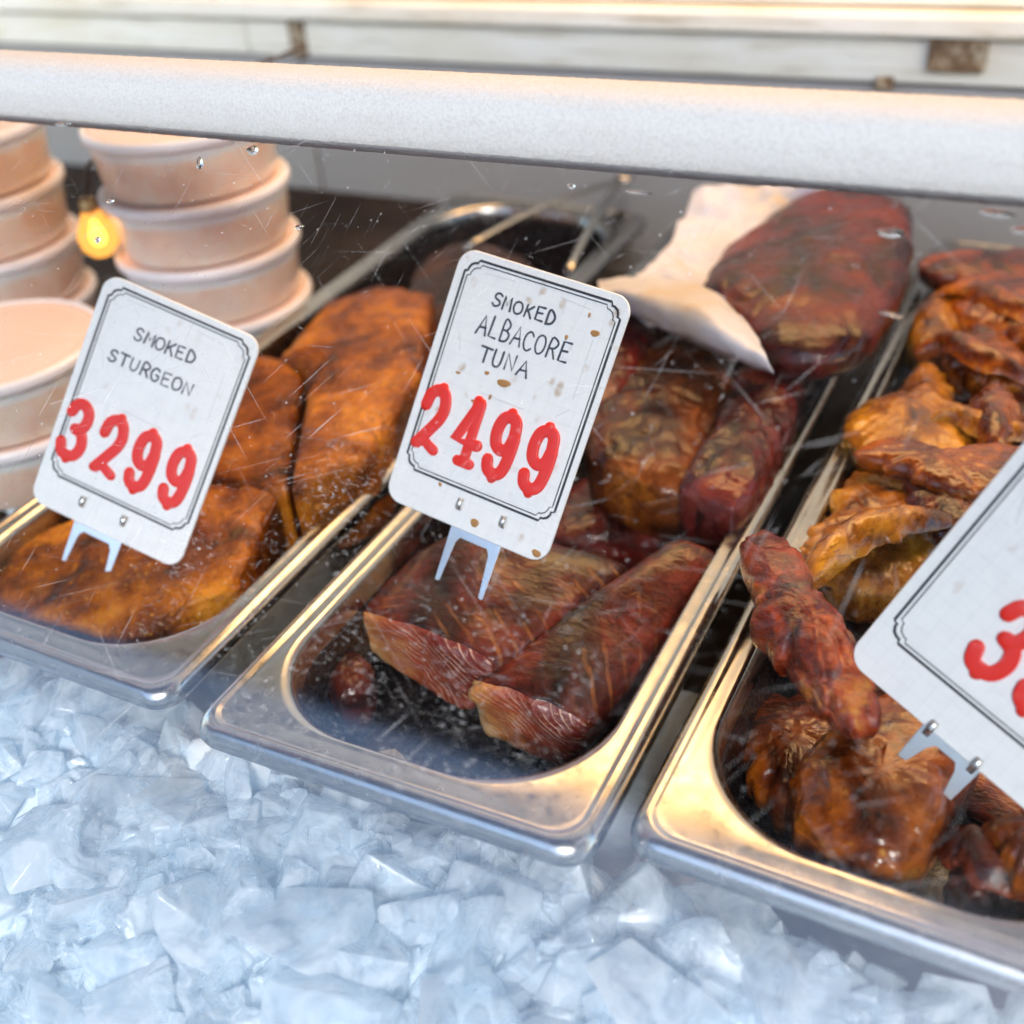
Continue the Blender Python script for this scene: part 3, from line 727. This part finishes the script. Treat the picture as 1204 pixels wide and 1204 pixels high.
# ------------------------------------------------------------------ glowing bulb
bl = empty('light_bulb', (-0.2757, 0.2621, 0.0565))
tag(bl, 'small glowing warm bulb between the two tall tub stacks', 'bulb')
gm, gt, gp = new_mat('bulb_filament'); gp.inputs['Base Color'].default_value = (1, .7, .3, 1); gp.inputs['Emission Color'].default_value = (1, .55, .14, 1); gp.inputs['Emission Strength'].default_value = 2.2
am, at_, ap_ = new_mat('amber_globe'); ag = N(at_); ae = ag.n('ShaderNodeEmission'); ae.inputs[0].default_value = (1, .45, .09, 1); ae.inputs[1].default_value = .75
ab = ag.n('ShaderNodeBsdfTransparent'); ab.inputs[0].default_value = (1, .75, .4, 1); ax_ = ag.n('ShaderNodeMixShader'); ax_.inputs[0].default_value = .55
ag.l(ab.outputs[0], ax_.inputs[1]); ag.l(ae.outputs[0], ax_.inputs[2]); ag.l(ax_.outputs[0], at_.nodes['Material Output'].inputs[0])
lathe([(.001,-.0125),(.006,-.0115),(.0105,-.007),(.0122,0),(.0108,.006),(.0075,.0115),(.0055,.016)], 32).build('glass_globe', am, bl)
lathe([(.0005,-.006),(.0035,-.005),(.0052,-.001),(.0045,.003),(.002,.010)], 20).build('filament', gm, bl)
lathe([(.0050,.0158),(.0052,.017),(.0050,.023),(.0025,.025)], 24).build('socket', plain('bulb_socket', (.45,.30,.14), .4, 1), bl)
cb = MB(); tube(cb, [Vector((0,0,.024)), Vector((.002,.006,.042)), Vector((.010,.05,.060)), Vector((.03,.20,.066))], [(.0012,.0012)]*4); cb.build('cord', plain('bulb_cord', (.06,.035,.02), .6), bl)

# ------------------------------------------------------------------ price cards
CW, CH = .080, .1109
GLY = {  # hand printed capitals: strokes in a unit box
 'S': [[(.85,.85),(.6,1),(.25,.95),(.1,.75),(.3,.56),(.7,.44),(.88,.22),(.65,.02),(.3,0),(.05,.15)]],
 'M': [[(.02,0),(.12,1),(.5,.35),(.86,1),(.98,0)]],
 'O': [[(.5,1),(.15,.85),(.02,.45),(.2,.08),(.55,0),(.9,.2),(.98,.6),(.8,.92),(.5,1)]],
 'K': [[(.12,1),(.1,0)],[(.85,.98),(.14,.42)],[(.35,.58),(.9,0)]],
 'E': [[(.88,1),(.12,.98),(.1,0),(.9,.02)],[(.12,.52),(.72,.55)]],
 'D': [[(.1,0),(.12,1),(.6,.92),(.95,.55),(.7,.1),(.1,0)]],
 'A': [[(0,0),(.48,1),(.95,0)],[(.2,.36),(.8,.38)]],
 'L': [[(.15,1),(.12,.02),(.85,0)]],
 'B': [[(.12,0),(.14,1),(.6,.96),(.78,.76),(.55,.55),(.14,.53)],[(.5,.54),(.88,.36),(.8,.1),(.5,0),(.12,0)]],
 'C': [[(.9,.82),(.6,1),(.2,.85),(.05,.45),(.25,.08),(.6,0),(.92,.15)]],
 'R': [[(.1,0),(.14,1),(.62,.97),(.85,.76),(.6,.52),(.13,.47)],[(.4,.5),(.9,0)]],
 'T': [[(0,1),(1,.97)],[(.52,.98),(.5,0)]],
 'U': [[(.08,1),(.1,.3),(.3,.02),(.65,.02),(.88,.3),(.9,1)]],
 'N': [[(.08,0),(.12,1),(.85,.03),(.9,1)]],
 'G': [[(.88,.85),(.55,1),(.18,.85),(.04,.45),(.25,.06),(.65,0),(.92,.2),(.92,.46),(.58,.46)]],
}
DIG = {
 '2': [[(.06,.70),(.14,.90),(.40,1),(.70,.96),(.86,.76),(.80,.56),(.55,.34),(.14,.03),(.10,.0)],[(.10,.02),(.45,.10),(.92,.0)],[(.55,.98),(.56,1.06)]],
 '4': [[(.62,1.02),(.05,.34),(.98,.34)],[(.66,1.0),(.66,.0)],[(.40,.0),(.92,.0)],[(.5,.98),(.5,1.06)]],
 '9': [[(.80,.74),(.72,.93),(.46,1),(.18,.92),(.08,.70),(.18,.50),(.46,.42),(.72,.50),(.82,.72),(.84,.40),(.74,.10),(.46,0),(.16,.06),(.06,.20)],[(.44,.98),(.44,1.06)],[(.44,.0),(.44,-.06)]],
 '3': [[(.06,.80),(.20,.96),(.48,1),(.78,.90),(.84,.72),(.70,.56),(.44,.52)],[(.44,.52),(.78,.46),(.92,.26),(.78,.06),(.46,0),(.16,.04),(.02,.20)],[(.46,-.0),(.46,-.06)]],
}
def smooth_path(pts, k=5):
    if len(pts) < 3: return pts
    out = []
    for i in range(len(pts) - 1):
        a = pts[max(i-1, 0)]; b = pts[i]; c = pts[i+1]; d = pts[min(i+2, len(pts)-1)]
        for s in range(k):
            f = s / k
            out.append(.5 * ((2*b) + (c-a)*f + (2*a-5*b+4*c-d)*f*f + (3*b-a-3*c+d)*f**3))
    return out + [pts[-1]]
def stroke(mb, pts, w, h, z0, m=7, sq=.5):
    """solid raised line on the card face (card plane is x,z; face looks to -y)"""
    P = [Vector(p) for p in pts]; rings = []
    ext = []
    d0 = (P[0] - P[1]).normalized(); d1 = (P[-1] - P[-2]).normalized()
    seq = [(P[0] + d0 * w * .5, .35), (P[0] + d0 * w * .28, .85)] + [(p, 1) for p in P] + [(P[-1] + d1 * w * .28, .85), (P[-1] + d1 * w * .5, .35)]
    for i, (p, s) in enumerate(seq):
        a = seq[max(i-1, 0)][0]; b = seq[min(i+1, len(seq)-1)][0]; d = (b - a).normalized(); nrm = Vector((-d.y, d.x))
        r = []
        for k in range(m):
            t = math.pi * k / (m - 1); x = math.cos(t); y = math.sin(t)
            x = math.copysign(abs(x) ** sq, x); y = y ** sq
            q = p + nrm * (x * w * .5 * s)
            r.append(Vector((q.x, -(z0 + h * y * (.4 + .6 * s)), q.y)))
        r = [Vector((r[0].x, 0, r[0].z))] + r + [Vector((r[-1].x, 0, r[-1].z))]
        rings.append(r)
    mb.loft(rings, True, True, True)
def text(mb, s, s0, s1, tb, th, w, rnd):
    n = len(s); adv = (s1 - s0) / (n - .18) * CW; x = (s0 - .5) * CW
    for i, ch in enumerate(s):
        gw = adv * .82 * rnd.uniform(.92, 1.05); gh = th * CH * rnd.uniform(.92, 1.06); y0 = tb * CH + rnd.uniform(-.0003, .0003); sk = rnd.uniform(-.04, .10)
        for st in GLY[ch]:
            pts = [Vector((x + (px + sk * py) * gw + rnd.uniform(-.00008, .00008), y0 + py * gh + rnd.uniform(-.00008, .00008))) for px, py in st]
            if ch in 'SOCGDU' or (ch in 'BR' and len(st) > 3): pts = smooth_path(pts, 3)
            stroke(mb, pts, w * rnd.uniform(.85, 1.15), .00006, .00010 + rnd.uniform(0, .00003), 5)
        x += adv
def digit(ch, sc, parent):
    mb = MB(); w, h = .0122, .0265
    for k, st in enumerate(DIG[ch]):
        pts = [Vector(((sc - .5) * CW + (px - .46) * w * .92, .2255 * CH + .0008 + (.5 + (py - .5) * .93) * h)) for px, py in st]
        pts = smooth_path(pts, 5) if len(pts) > 3 else pts
        stroke(mb, pts, .0051 if k == 0 or (ch == '3' and k == 1) else .0045, .0010 - .00010 * k, .0002, 11, .32)
    mb.build('price_digit', RED, parent)
def frame_line(mb, off, w):
    l, r, b, t = .055 * CW + off, .962 * CW - off, .145 * CH + off, .968 * CH - off
    k = .0040; j = .0016
    def corner(cx, cz, sx, sz):   # notched corner, walked so that it goes from the side edge to the top edge
        c = [(0, k + j), (j * .9, k + j * .6), (j * .9, k), (k * .35 + j * .6, k * .35 + j * .6), (k, j * .9), (k + j * .6, j * .9), (k + j, 0)]
        return [Vector((cx + sx * x - CW / 2, cz + sz * z)) for x, z in c]
    pts = corner(l, t, 1, -1) + corner(r, t, -1, -1)[::-1] + corner(r, b, -1, 1) + corner(l, b, 1, 1)[::-1]
    pts.append(pts[0])
    stroke(mb, pts, w, .00005, .00011, 5)
def card(loc, rot, label, lines, digits, mat, fork_s, seed, tabz=.004, plen=.026, pw=.0036):
    rnd = random.Random(seed)
    rt = empty('price_card', loc, rot); tag(rt, label, 'price card', 'price cards stuck in the food')
    mb = MB(); r = .0075
    def out(y, inset):
        p = rrect(-CW/2 + inset, CW/2 - inset, inset, CH - inset, r - inset, 0, 10, 2)
        return [Vector((q.x, y, q.y)) for q in p]
    mb.loft([out(.0014, .0004), out(.0010, 0), out(.0004, 0), out(0, .0003)], True, True)
    mb.build('card', mat, rt, False)
    mb = MB(); frame_line(mb, 0, .00105); mb.build('border_line', INK, rt)
    mb = MB(); frame_line(mb, .0016, .0005); mb.build('border_line', INK, rt)
    for s, s0, s1, tb, th in lines:
        mb = MB(); text(mb, s, s0, s1, tb, th, .00092, rnd); mb.build('lettering', PEN, rt)
    for ch, sc in digits: digit(ch, sc, rt)
    # embossed corner slits that hold the paper insert
    for a, b in [((.17,.93),(.35,.935)),((.86,.82),(.86,.60)),((.13,.70),(.17,.63)),((.80,.52),(.86,.56)),((.62,.93),(.80,.92)),((.36,.51),(.62,.505))]:
        mb = MB(); stroke(mb, [Vector(((a[0]-.5)*CW, a[1]*CH)), Vector(((b[0]-.5)*CW, b[1]*CH))], .0003, .00003, .00002, 5)
        mb.build('insert_slit', SLIT, rt)
    # fork clip: cross bar, two tapering prongs, two hooked tabs through the card
    fk = MB(); a, b = fork_s
    def poly(p, y0, y1):
        n = len(p); fk.add([(x, y0, z) for x, z in p] + [(x, y1, z) for x, z in p], [tuple(range(n)), tuple(range(2*n-1, n-1, -1))] + [(i, i+n, (i+1) % n + n, (i+1) % n) for i in range(n)])
    xa, xb = (a - .5) * CW, (b - .5) * CW; w = pw; te = max(.0021, pw * .72)
    poly([(xa, .0035), (xa + .0005, -plen), (xa + .0012, -plen - .0004), (xa + te, -plen), (xa + w + .0006, -.0062), (xa + w + .0022, -.0036), (xb - w - .0022, -.0036), (xb - w - .0006, -.0062),
          (xb - te, -plen), (xb - .0012, -plen - .0004), (xb - .0005, -plen), (xb, .0035)][::-1], .0016, .0022)
    fko = fk.build('fork', TIN, rt, False); bevel(fko, .00015, 2)
    for x in (xa + pw / 2, xb - pw / 2):
        tb = MB()
        pr = [(.0024, .001), (.0004, .0035), (-.0010, .0045), (-.0016, .0062), (-.0010, .0078), (-.0006, .0080)]
        L = [Vector((x - .0012, y, z + tabz)) for y, z in pr]; Rr = [Vector((x + .0012, y, z + tabz)) for y, z in pr]
        tb.loft([L, Rr], False, False, False); o = tb.build('clip_tab', TIN, fko, True)
        md = o.modifiers.new('solid', 'SOLIDIFY'); md.thickness = .0005
    return rt
c1 = card((-0.1068, 0.0673, 0.0065), (-0.5577, 0.3188, 0.0839), 'price card SMOKED STURGEON 3299, water smeared at lower right',
     [('SMOKED', .28, .67, .797, .050), ('STURGEON', .175, .715, .675, .050)], [('3', .135), ('2', .365), ('9', .588), ('9', .812)], CARD, (.30, .62), 3, plen=.020)
c2 = card((0.0594, 0.1099, 0.0221), (-0.5750, 0.1260, -0.0935), 'price card SMOKED ALBACORE TUNA 2499 with brown tea coloured drips',
     [('SMOKED', .262, .635, .826, .047), ('ALBACORE', .225, .765, .712, .074), ('TUNA', .287, .580, .618, .058)], [('2', .135), ('4', .362), ('9', .575), ('9', .795)], CARD_STAINED, (.425, .735), 5, plen=.024)
c3 = card((0.2588, 0.0698, 0.0157), (-0.4506, 0.3637, -0.3154), 'partly seen price card at the right border, red 3 showing',
     [], [('3', .42), ('9', .64)], CARD, (.40, .68), 8, plen=.0145, tabz=-.0045, pw=.0052)
# brown drips that dried on the middle card
for s, t, rx, rz in ((.47,.57,.0031,.0016),(.36,.585,.0012,.0008),(.86,.845,.0019,.0014),(.42,.505,.0007,.0012),(.56,.045,.0022,.0016),(.94,.03,.0020,.0016),(.20,.55,.0012,.0006),(.33,.47,.0008,.0006),(.80,.90,.0006,.0010),(.30,.13,.0010,.0008),(.72,.80,.0008,.0010)):
    mb = MB(); n = 20; rnd = random.Random(int(s * 1000)); ph = rnd.uniform(0, 6)
    base = [(1 + .10 * math.sin(2 * 6.283 * k / n + ph) + .06 * math.sin(3 * 6.283 * k / n)) for k in range(n)]
    rings = [[Vector(((s - .5) * CW + math.cos(6.283 * k / n) * rx * base[k] * f, -y, t * CH + math.sin(6.283 * k / n) * rz * base[k] * f)) for k in range(n)] for f, y in ((1, .00010), (.9, .00022), (.5, .00030), (.05, .00032))]
    mb.loft(rings, False, True); mb.build('drip_stain', TEA, c2)

# ------------------------------------------------------------------ ice
def bed_z(x, y):
    return -.030 + .30 * min(0, y + .01) - .012 + .006 * fbm((x, y, 0), 22, 3, 2)
def ice_bed():
    nx, ny = 330, 90; V = []
    for j in range(ny + 1):
        for i in range(nx + 1):
            x = -.55 + 1.2 * i / nx; y = -.19 + .345 * j / ny
            if y > .012 and any(a < x < b for a, b in ((-.178, -.016), (.005, .167), (.172, .40))):
                V.append((x, y, -.080)); continue
            V.append((x, y, min(bed_z(x, y) + .006 * abs(fbm((x, y, 1), 70, 3, 4)), PS * (y - PY0) - .008)))
    F = [(j*(nx+1)+i, j*(nx+1)+i+1, (j+1)*(nx+1)+i+1, (j+1)*(nx+1)+i) for j in range(ny) for i in range(nx)]
    return tag(mesh_obj('crushed_ice', V, F, ICE_BED), 'bed of packed crushed ice under the loose lumps', 'ice', kind='stuff')
ice_bed()
def ice_mesh(seed):
    rnd = random.Random(seed); bm = bmesh.new()
    sx, sy, sz = rnd.uniform(.8, 1.15), rnd.uniform(.6, 1.0), rnd.uniform(.45, .85)
    for k in range(rnd.randint(11, 15)):
        a = Vector((rnd.uniform(-1, 1), rnd.uniform(-1, 1), rnd.uniform(-1, 1)))
        m = max(abs(a.x), abs(a.y), abs(a.z)); a = a / m * rnd.uniform(.85, 1.0)
        bm.verts.new((a.x * sx, a.y * sy, a.z * sz))
    r = bmesh.ops.convex_hull(bm, input=bm.verts)
    bmesh.ops.delete(bm, geom=[v for v in bm.verts if not v.link_faces], context='VERTS')
    bmesh.ops.dissolve_limit(bm, angle_limit=R(14), verts=bm.verts, edges=bm.edges)
    bmesh.ops.bevel(bm, geom=list(bm.edges) + list(bm.verts), offset=.06, segments=2, profile=.6, affect='EDGES', clamp_overlap=True)
    bmesh.ops.triangulate(bm, faces=bm.faces)
    bmesh.ops.recalc_face_normals(bm, faces=bm.faces)
    bmesh.ops.subdivide_edges(bm, edges=bm.edges, cuts=1, use_grid_fill=True)
    for v in bm.verts:
        v.co += v.co.normalized() * .035 * noise.fractal(v.co * 1.6 + Vector((seed, 0, 0)), 1, 2, 3)
    me = bpy.data.meshes.new('ice_chunk'); bm.to_mesh(me); bm.free()
    me.polygons.foreach_set("use_smooth", [True] * len(me.polygons)); me.materials.append(ICE)
    me.set_sharp_from_angle(angle=R(50))
    return me
ICES = [ice_mesh(i + 1) for i in range(14)]
def ice_chips():
    rn = random.Random(5); mb = MB(); base = []
    for me in ICES: base.append(([v.co.copy() for v in me.vertices], [tuple(p.vertices) for p in me.polygons]))
    for k in range(700):
        x = rn.uniform(-.24, .42); y = rn.uniform(-.155, .012); sc = rn.uniform(.004, .009)
        z = min(bed_z(x, y) + rn.uniform(0, .006), PS * (y - PY0) - .012)
        v, f = rn.choice(base); M = Matrix.Translation((x, y, z)) @ Euler((rn.uniform(0, 6), rn.uniform(0, 6), rn.uniform(0, 6))).to_matrix().to_4x4() @ Matrix.Scale(sc, 4)
        mb.add([M @ p for p in v], f)
    return tag(mb.build('ice_chips', ICE), 'small ice chips filling the gaps between the lumps', 'ice', kind='stuff')
ice_chips()
rnd = random.Random(12)
placed = []
tries = 0
CAMI = cam.matrix_world.inverted(); FR = cam_d.lens / 36
def in_frame(p, m=.53):
    q = CAMI @ Vector(p); return abs(q.x / -q.z * FR) < m and abs(q.y / -q.z * FR) < m
while len(placed) < 215 and tries < 20000:
    tries += 1
    x = rnd.uniform(-.24, .42); y = rnd.uniform(-.150, .012); s = rnd.uniform(.015, .026) * (1 if rnd.random() < .72 else .5)
    z = bed_z(x, y) + s * .35 + rnd.uniform(-.001, .005)
    z = min(z, PS * (y - PY0) - s * 1.25 - .004)
    if y > -.03 and z > -.018 - s: z = -.018 - s
    if any((x-a)**2 + (y-b)**2 < (.44 * (s + c)) ** 2 for a, b, c in placed): continue
    if not in_frame((x, y, z)): continue
    placed.append((x, y, s))
    o = bpy.data.objects.new('ice_chunk', rnd.choice(ICES)); COL.objects.link(o)
    o.location = (x, y, z); o.rotation_euler = (rnd.uniform(-.7, .7), rnd.uniform(-.7, .7), rnd.uniform(0, 6.28)); o.scale = (s, s, s)
    size = 'large' if s > .0205 else 'middling' if s > .013 else 'small'
    near = 'the left tray' if x < -.012 else 'the gap left of the middle tray' if x < .03 else 'the left half of the middle tray' if x < .085 else 'the right half of the middle tray' if x < .155 else 'the gap right of the middle tray' if x < .19 else 'the right tray'
    row = 'right under' if y > -.025 else 'a little before' if y > -.07 else 'far before'
    tag(o, '%s pale ice lump %s %s' % (size, row, near), 'ice', '%s ice lumps %s %s' % (size, row, near))

# ------------------------------------------------------------------ rail along the top of the pane
def rail():
    nx, nc = 760, 80; rr = .0142; cy, cz = (.1472, .1808)
    rings = []
    for i in range(nx + 1):
        x = -.42 + .98 * i / nx; r = []
        for k in range(nc):
            a = 2 * math.pi * k / nc; ca, sa = math.cos(a), math.sin(a)
            q = .78
            y = math.copysign(abs(ca) ** q, ca) * rr * 1.0; z = math.copysign(abs(sa) ** q, sa) * rr
            p = Vector((x, y, z)); d = Vector((0, ca, sa))
            e = .00022 * noise.noise(p * 900) + .00022 * noise.noise(p * 2100)
            p = p + d * e
            c, s = math.cos(R(RA)), math.sin(R(RA))
            r.append(Vector((p.x, p.y * c - p.z * s + cy, p.y * s + p.z * c + cz)))
        rings.append(r)
    mb = MB(); mb.loft(rings, True, True)
    return tag(mb.build('foam_rail', FOAM), 'thick white fuzzy rail along the top of the glass', 'rail')
RA = 4
rail()

# ------------------------------------------------------------------ the scratched pane
def pane_mat():
    m = bpy.data.materials.new('scratched_pane'); m.use_nodes = True; t = m.node_tree; g = N(t); t.nodes.clear()
    out = g.n('ShaderNodeOutputMaterial')
    tr = g.n('ShaderNodeBsdfTransparent'); tr.inputs[0].default_value = (.97,.985,.98,1)
    gl = g.n('ShaderNodeBsdfGlossy'); gl.inputs['Roughness'].default_value = .06
    fr = g.n('ShaderNodeFresnel'); fr.inputs[0].default_value = 1.5
    hz = g.noise(g.coord(), 14, 4, .6)
    f2 = g.math('MULTIPLY', fr.outputs[0], 3.0)
    m1 = g.n('ShaderNodeMixShader'); g.l(f2, m1.inputs[0]); g.l(tr.outputs[0], m1.inputs[1]); g.l(gl.outputs[0], m1.inputs[2])
    # fine scratches in several directions
    sc = None
    for rot, sx, sy, lo, seed in ((25, 20, 1100, .69, 0), (-40, 16, 1400, .69, 3), (80, 24, 1000, .69, 5), (5, 14, 1200, .70, 8), (55, 28, 1300, .69, 11)):
        n = g.noise(g.streak(sx, sy, rot, seed), 1, 2, .5, .4)
        s = g.step(n, lo, lo + .05)
        sc = s if sc is None else g.math('MAXIMUM', sc, s)
    # short gouges
    for rot, sx, sy, th, seed in ((-15, 60, 420, .055, 1), (30, 45, 380, .05, 4), (70, 70, 300, .06, 6)):
        v = g.n('ShaderNodeTexVoronoi'); v.inputs['Scale'].default_value = 1
        g.l(g.streak(sx, sy, rot, seed), v.inputs['Vector'])
        sep = g.n('ShaderNodeSeparateColor'); g.l(v.outputs['Color'], sep.inputs[0])
        s = g.math('MULTIPLY', g.step(v.outputs['Distance'], th * 2.2, th), g.step(sep.outputs[0], .90, .92))
        sc = g.math('MAXIMUM', sc, s)
    # dust specks
    v = g.n('ShaderNodeTexVoronoi'); v.inputs['Scale'].default_value = 330; g.l(g.coord(), v.inputs['Vector'])
    sep = g.n('ShaderNodeSeparateColor'); g.l(v.outputs['Color'], sep.inputs[0])
    sp = g.math('MULTIPLY', g.step(v.outputs['Distance'], .20, .08), g.step(sep.outputs[1], .80, .86))
    area = g.step(g.noise(g.coord(), 9, 3, .5), .35, .7, .25, 1.0)
    mask = g.math('MULTIPLY', g.math('MAXIMUM', g.math('MULTIPLY', sc, .36), g.math('MULTIPLY', sp, .5)), area)
    wet = None
    for (px, py), rad in (((0.0620, 0.2816), .045), ((0.0115, 0.2551), .035), ((0.0631, 0.2230), .06), ((0.0153, 0.1295), .07), ((0.1318, 0.2335), .07)):
        cv = g.n('ShaderNodeVectorMath', operation='DISTANCE'); g.l(g.coord(), cv.inputs[0]); cv.inputs[1].default_value = (px, py, 0)
        d = g.step(cv.outputs['Value'], rad, rad * .25, 0, 1)
        wet = d if wet is None else g.math('MAXIMUM', wet, d)
    tick = g.step(g.noise(g.coord(scale=(1, 2.4, 1), rot=(0, 0, .5)), 330, 4, .62, 1.2), .56, .66)
    wmask = g.math('MULTIPLY', g.math('MULTIPLY', tick, wet), g.step(g.noise(g.coord(), 60, 4, .6), .42, .60))
    mask = g.math('MAXIMUM', mask, g.math('MULTIPLY', wmask, .38))
    smear = g.step(g.noise(g.streak(9, 42, 28, 3.0), 1, 4, .6, .8), .50, .80, 0, .014)
    mask = g.math('ADD', mask, smear)
    mask = g.math('ADD', mask, g.step(hz, .4, .8, .0, .003))
    df = g.n('ShaderNodeBsdfDiffuse'); df.inputs[0].default_value = (.85,.86,.88,1)
    tl = g.n('ShaderNodeBsdfTranslucent'); tl.inputs[0].default_value = (.85,.86,.88,1)
    dm = g.n('ShaderNodeMixShader'); dm.inputs[0].default_value = .4; g.l(df.outputs[0], dm.inputs[1]); g.l(tl.outputs[0], dm.inputs[2])
    m2 = g.n('ShaderNodeMixShader'); g.l(mask, m2.inputs[0]); g.l(m1.outputs[0], m2.inputs[1]); g.l(dm.outputs[0], m2.inputs[2])
    g.l(m2.outputs[0], out.inputs[0])
    return m
def pane_back_mat():
    m = bpy.data.materials.new('pane_inner_face'); m.use_nodes = True; t = m.node_tree; t.nodes.clear(); g = N(t)
    out = g.n('ShaderNodeOutputMaterial'); tr = g.n('ShaderNodeBsdfTransparent'); g.l(tr.outputs[0], out.inputs[0]); return m
def pane():
    # local frame: x along the counter, y up the slope, z out of the front face
    top = ((.1472, .1808))[0]; L = (top - (-.185)) / math.cos(R(40))
    mb = MB(); mb.box((-.42, 0, -.004), (.56, L, 0))
    o = mb.build('glass_pane', [pane_mat(), pane_back_mat()], None, False)
    for p in o.data.polygons:
        p.material_index = 0 if p.normal.z > .5 else 1
    o.location = (0, -.185, PS * (-.185 - PY0)); o.rotation_euler = (R(40), 0, 0)
    return tag(o, 'scratched clear sloping pane in front of the food', 'glass pane')
pn = pane()
# water drops hanging under the rail
dm_, dt_, dp_ = new_mat('water'); dp_.inputs['Transmission Weight'].default_value = 1; dp_.inputs['Roughness'].default_value = .02; dp_.inputs['IOR'].default_value = 1.33
def drop(x, y, rx, ry, h, ang, label):
    mb = MB(); n = 22; c, s = math.cos(ang), math.sin(ang)
    rnd = random.Random(int(x * 9999)); ph = rnd.uniform(0, 6)
    rings = []
    for k in range(7):
        t = math.pi / 2 * k / 6.2; f, z = math.cos(t), math.sin(t)
        r = []
        for i in range(n):
            a = 2 * math.pi * i / n; q = 1 + .12 * math.sin(2 * a + ph) + .08 * math.sin(3 * a + 2 * ph)
            u, v = math.cos(a) * rx * f * q, math.sin(a) * ry * f * q
            r.append(Vector((u * c - v * s, u * s + v * c, z * h)))
        rings.append(r)
    mb.loft(rings, True, True)
    o = mb.build('water_drop', dm_); M = pn.matrix_basis @ Matrix.Translation((x, y, .00005)); o.matrix_world = M
    tag(o, label, 'drop', 'water drops on the pane')
DROPS = [(-0.0501, 0.4036, 0.00168, 0.00270, 0.00075, 0.50, 'water drop on the glass over the tub stack, lower of the pair'),
  (-0.0272, 0.4112, 0.00263, 0.00227, 0.00089, 0.20, 'roundest water drop on the glass below the rail at the top left'),
  (-0.0874, 0.3833, 0.00172, 0.00119, 0.00046, 0.00, 'small drop by the glowing bulb'),
  (-0.1294, 0.4157, 0.00433, 0.00125, 0.00049, 0.10, 'flat water bead right under the rail at the far left'),
  (0.2153, 0.4025, 0.00407, 0.00146, 0.00057, -0.05, 'wide water bead over the maroon loin'),
  (0.2432, 0.4120, 0.00544, 0.00114, 0.00044, -0.10, 'long water bead under the rail near the right border'),
  (0.2506, 0.4073, 0.00342, 0.00112, 0.00044, 0.00, 'water bead at the right border, lower of two'),
  (0.1329, 0.4084, 0.00448, 0.00081, 0.00032, -0.05, 'thin water streak under the rail above the tongs'),
  (0.1089, 0.4083, 0.00144, 0.00099, 0.00039, 0.00, 'tiny drop under the rail left of the tongs hinge'),
  (0.2214, 0.3765, 0.00349, 0.00063, 0.00025, -0.10, 'thin bright streak on the glass beside the maroon loin'),
  (-0.0859, 0.3658, 0.00136, 0.00157, 0.00061, 0.30, 'tiny drop on the glass over the glowing bulb'),
  (0.0068, 0.3817, 0.00189, 0.00109, 0.00043, 0.00, 'small drop beside the right tub stack')]
for d in DROPS: drop(*d)
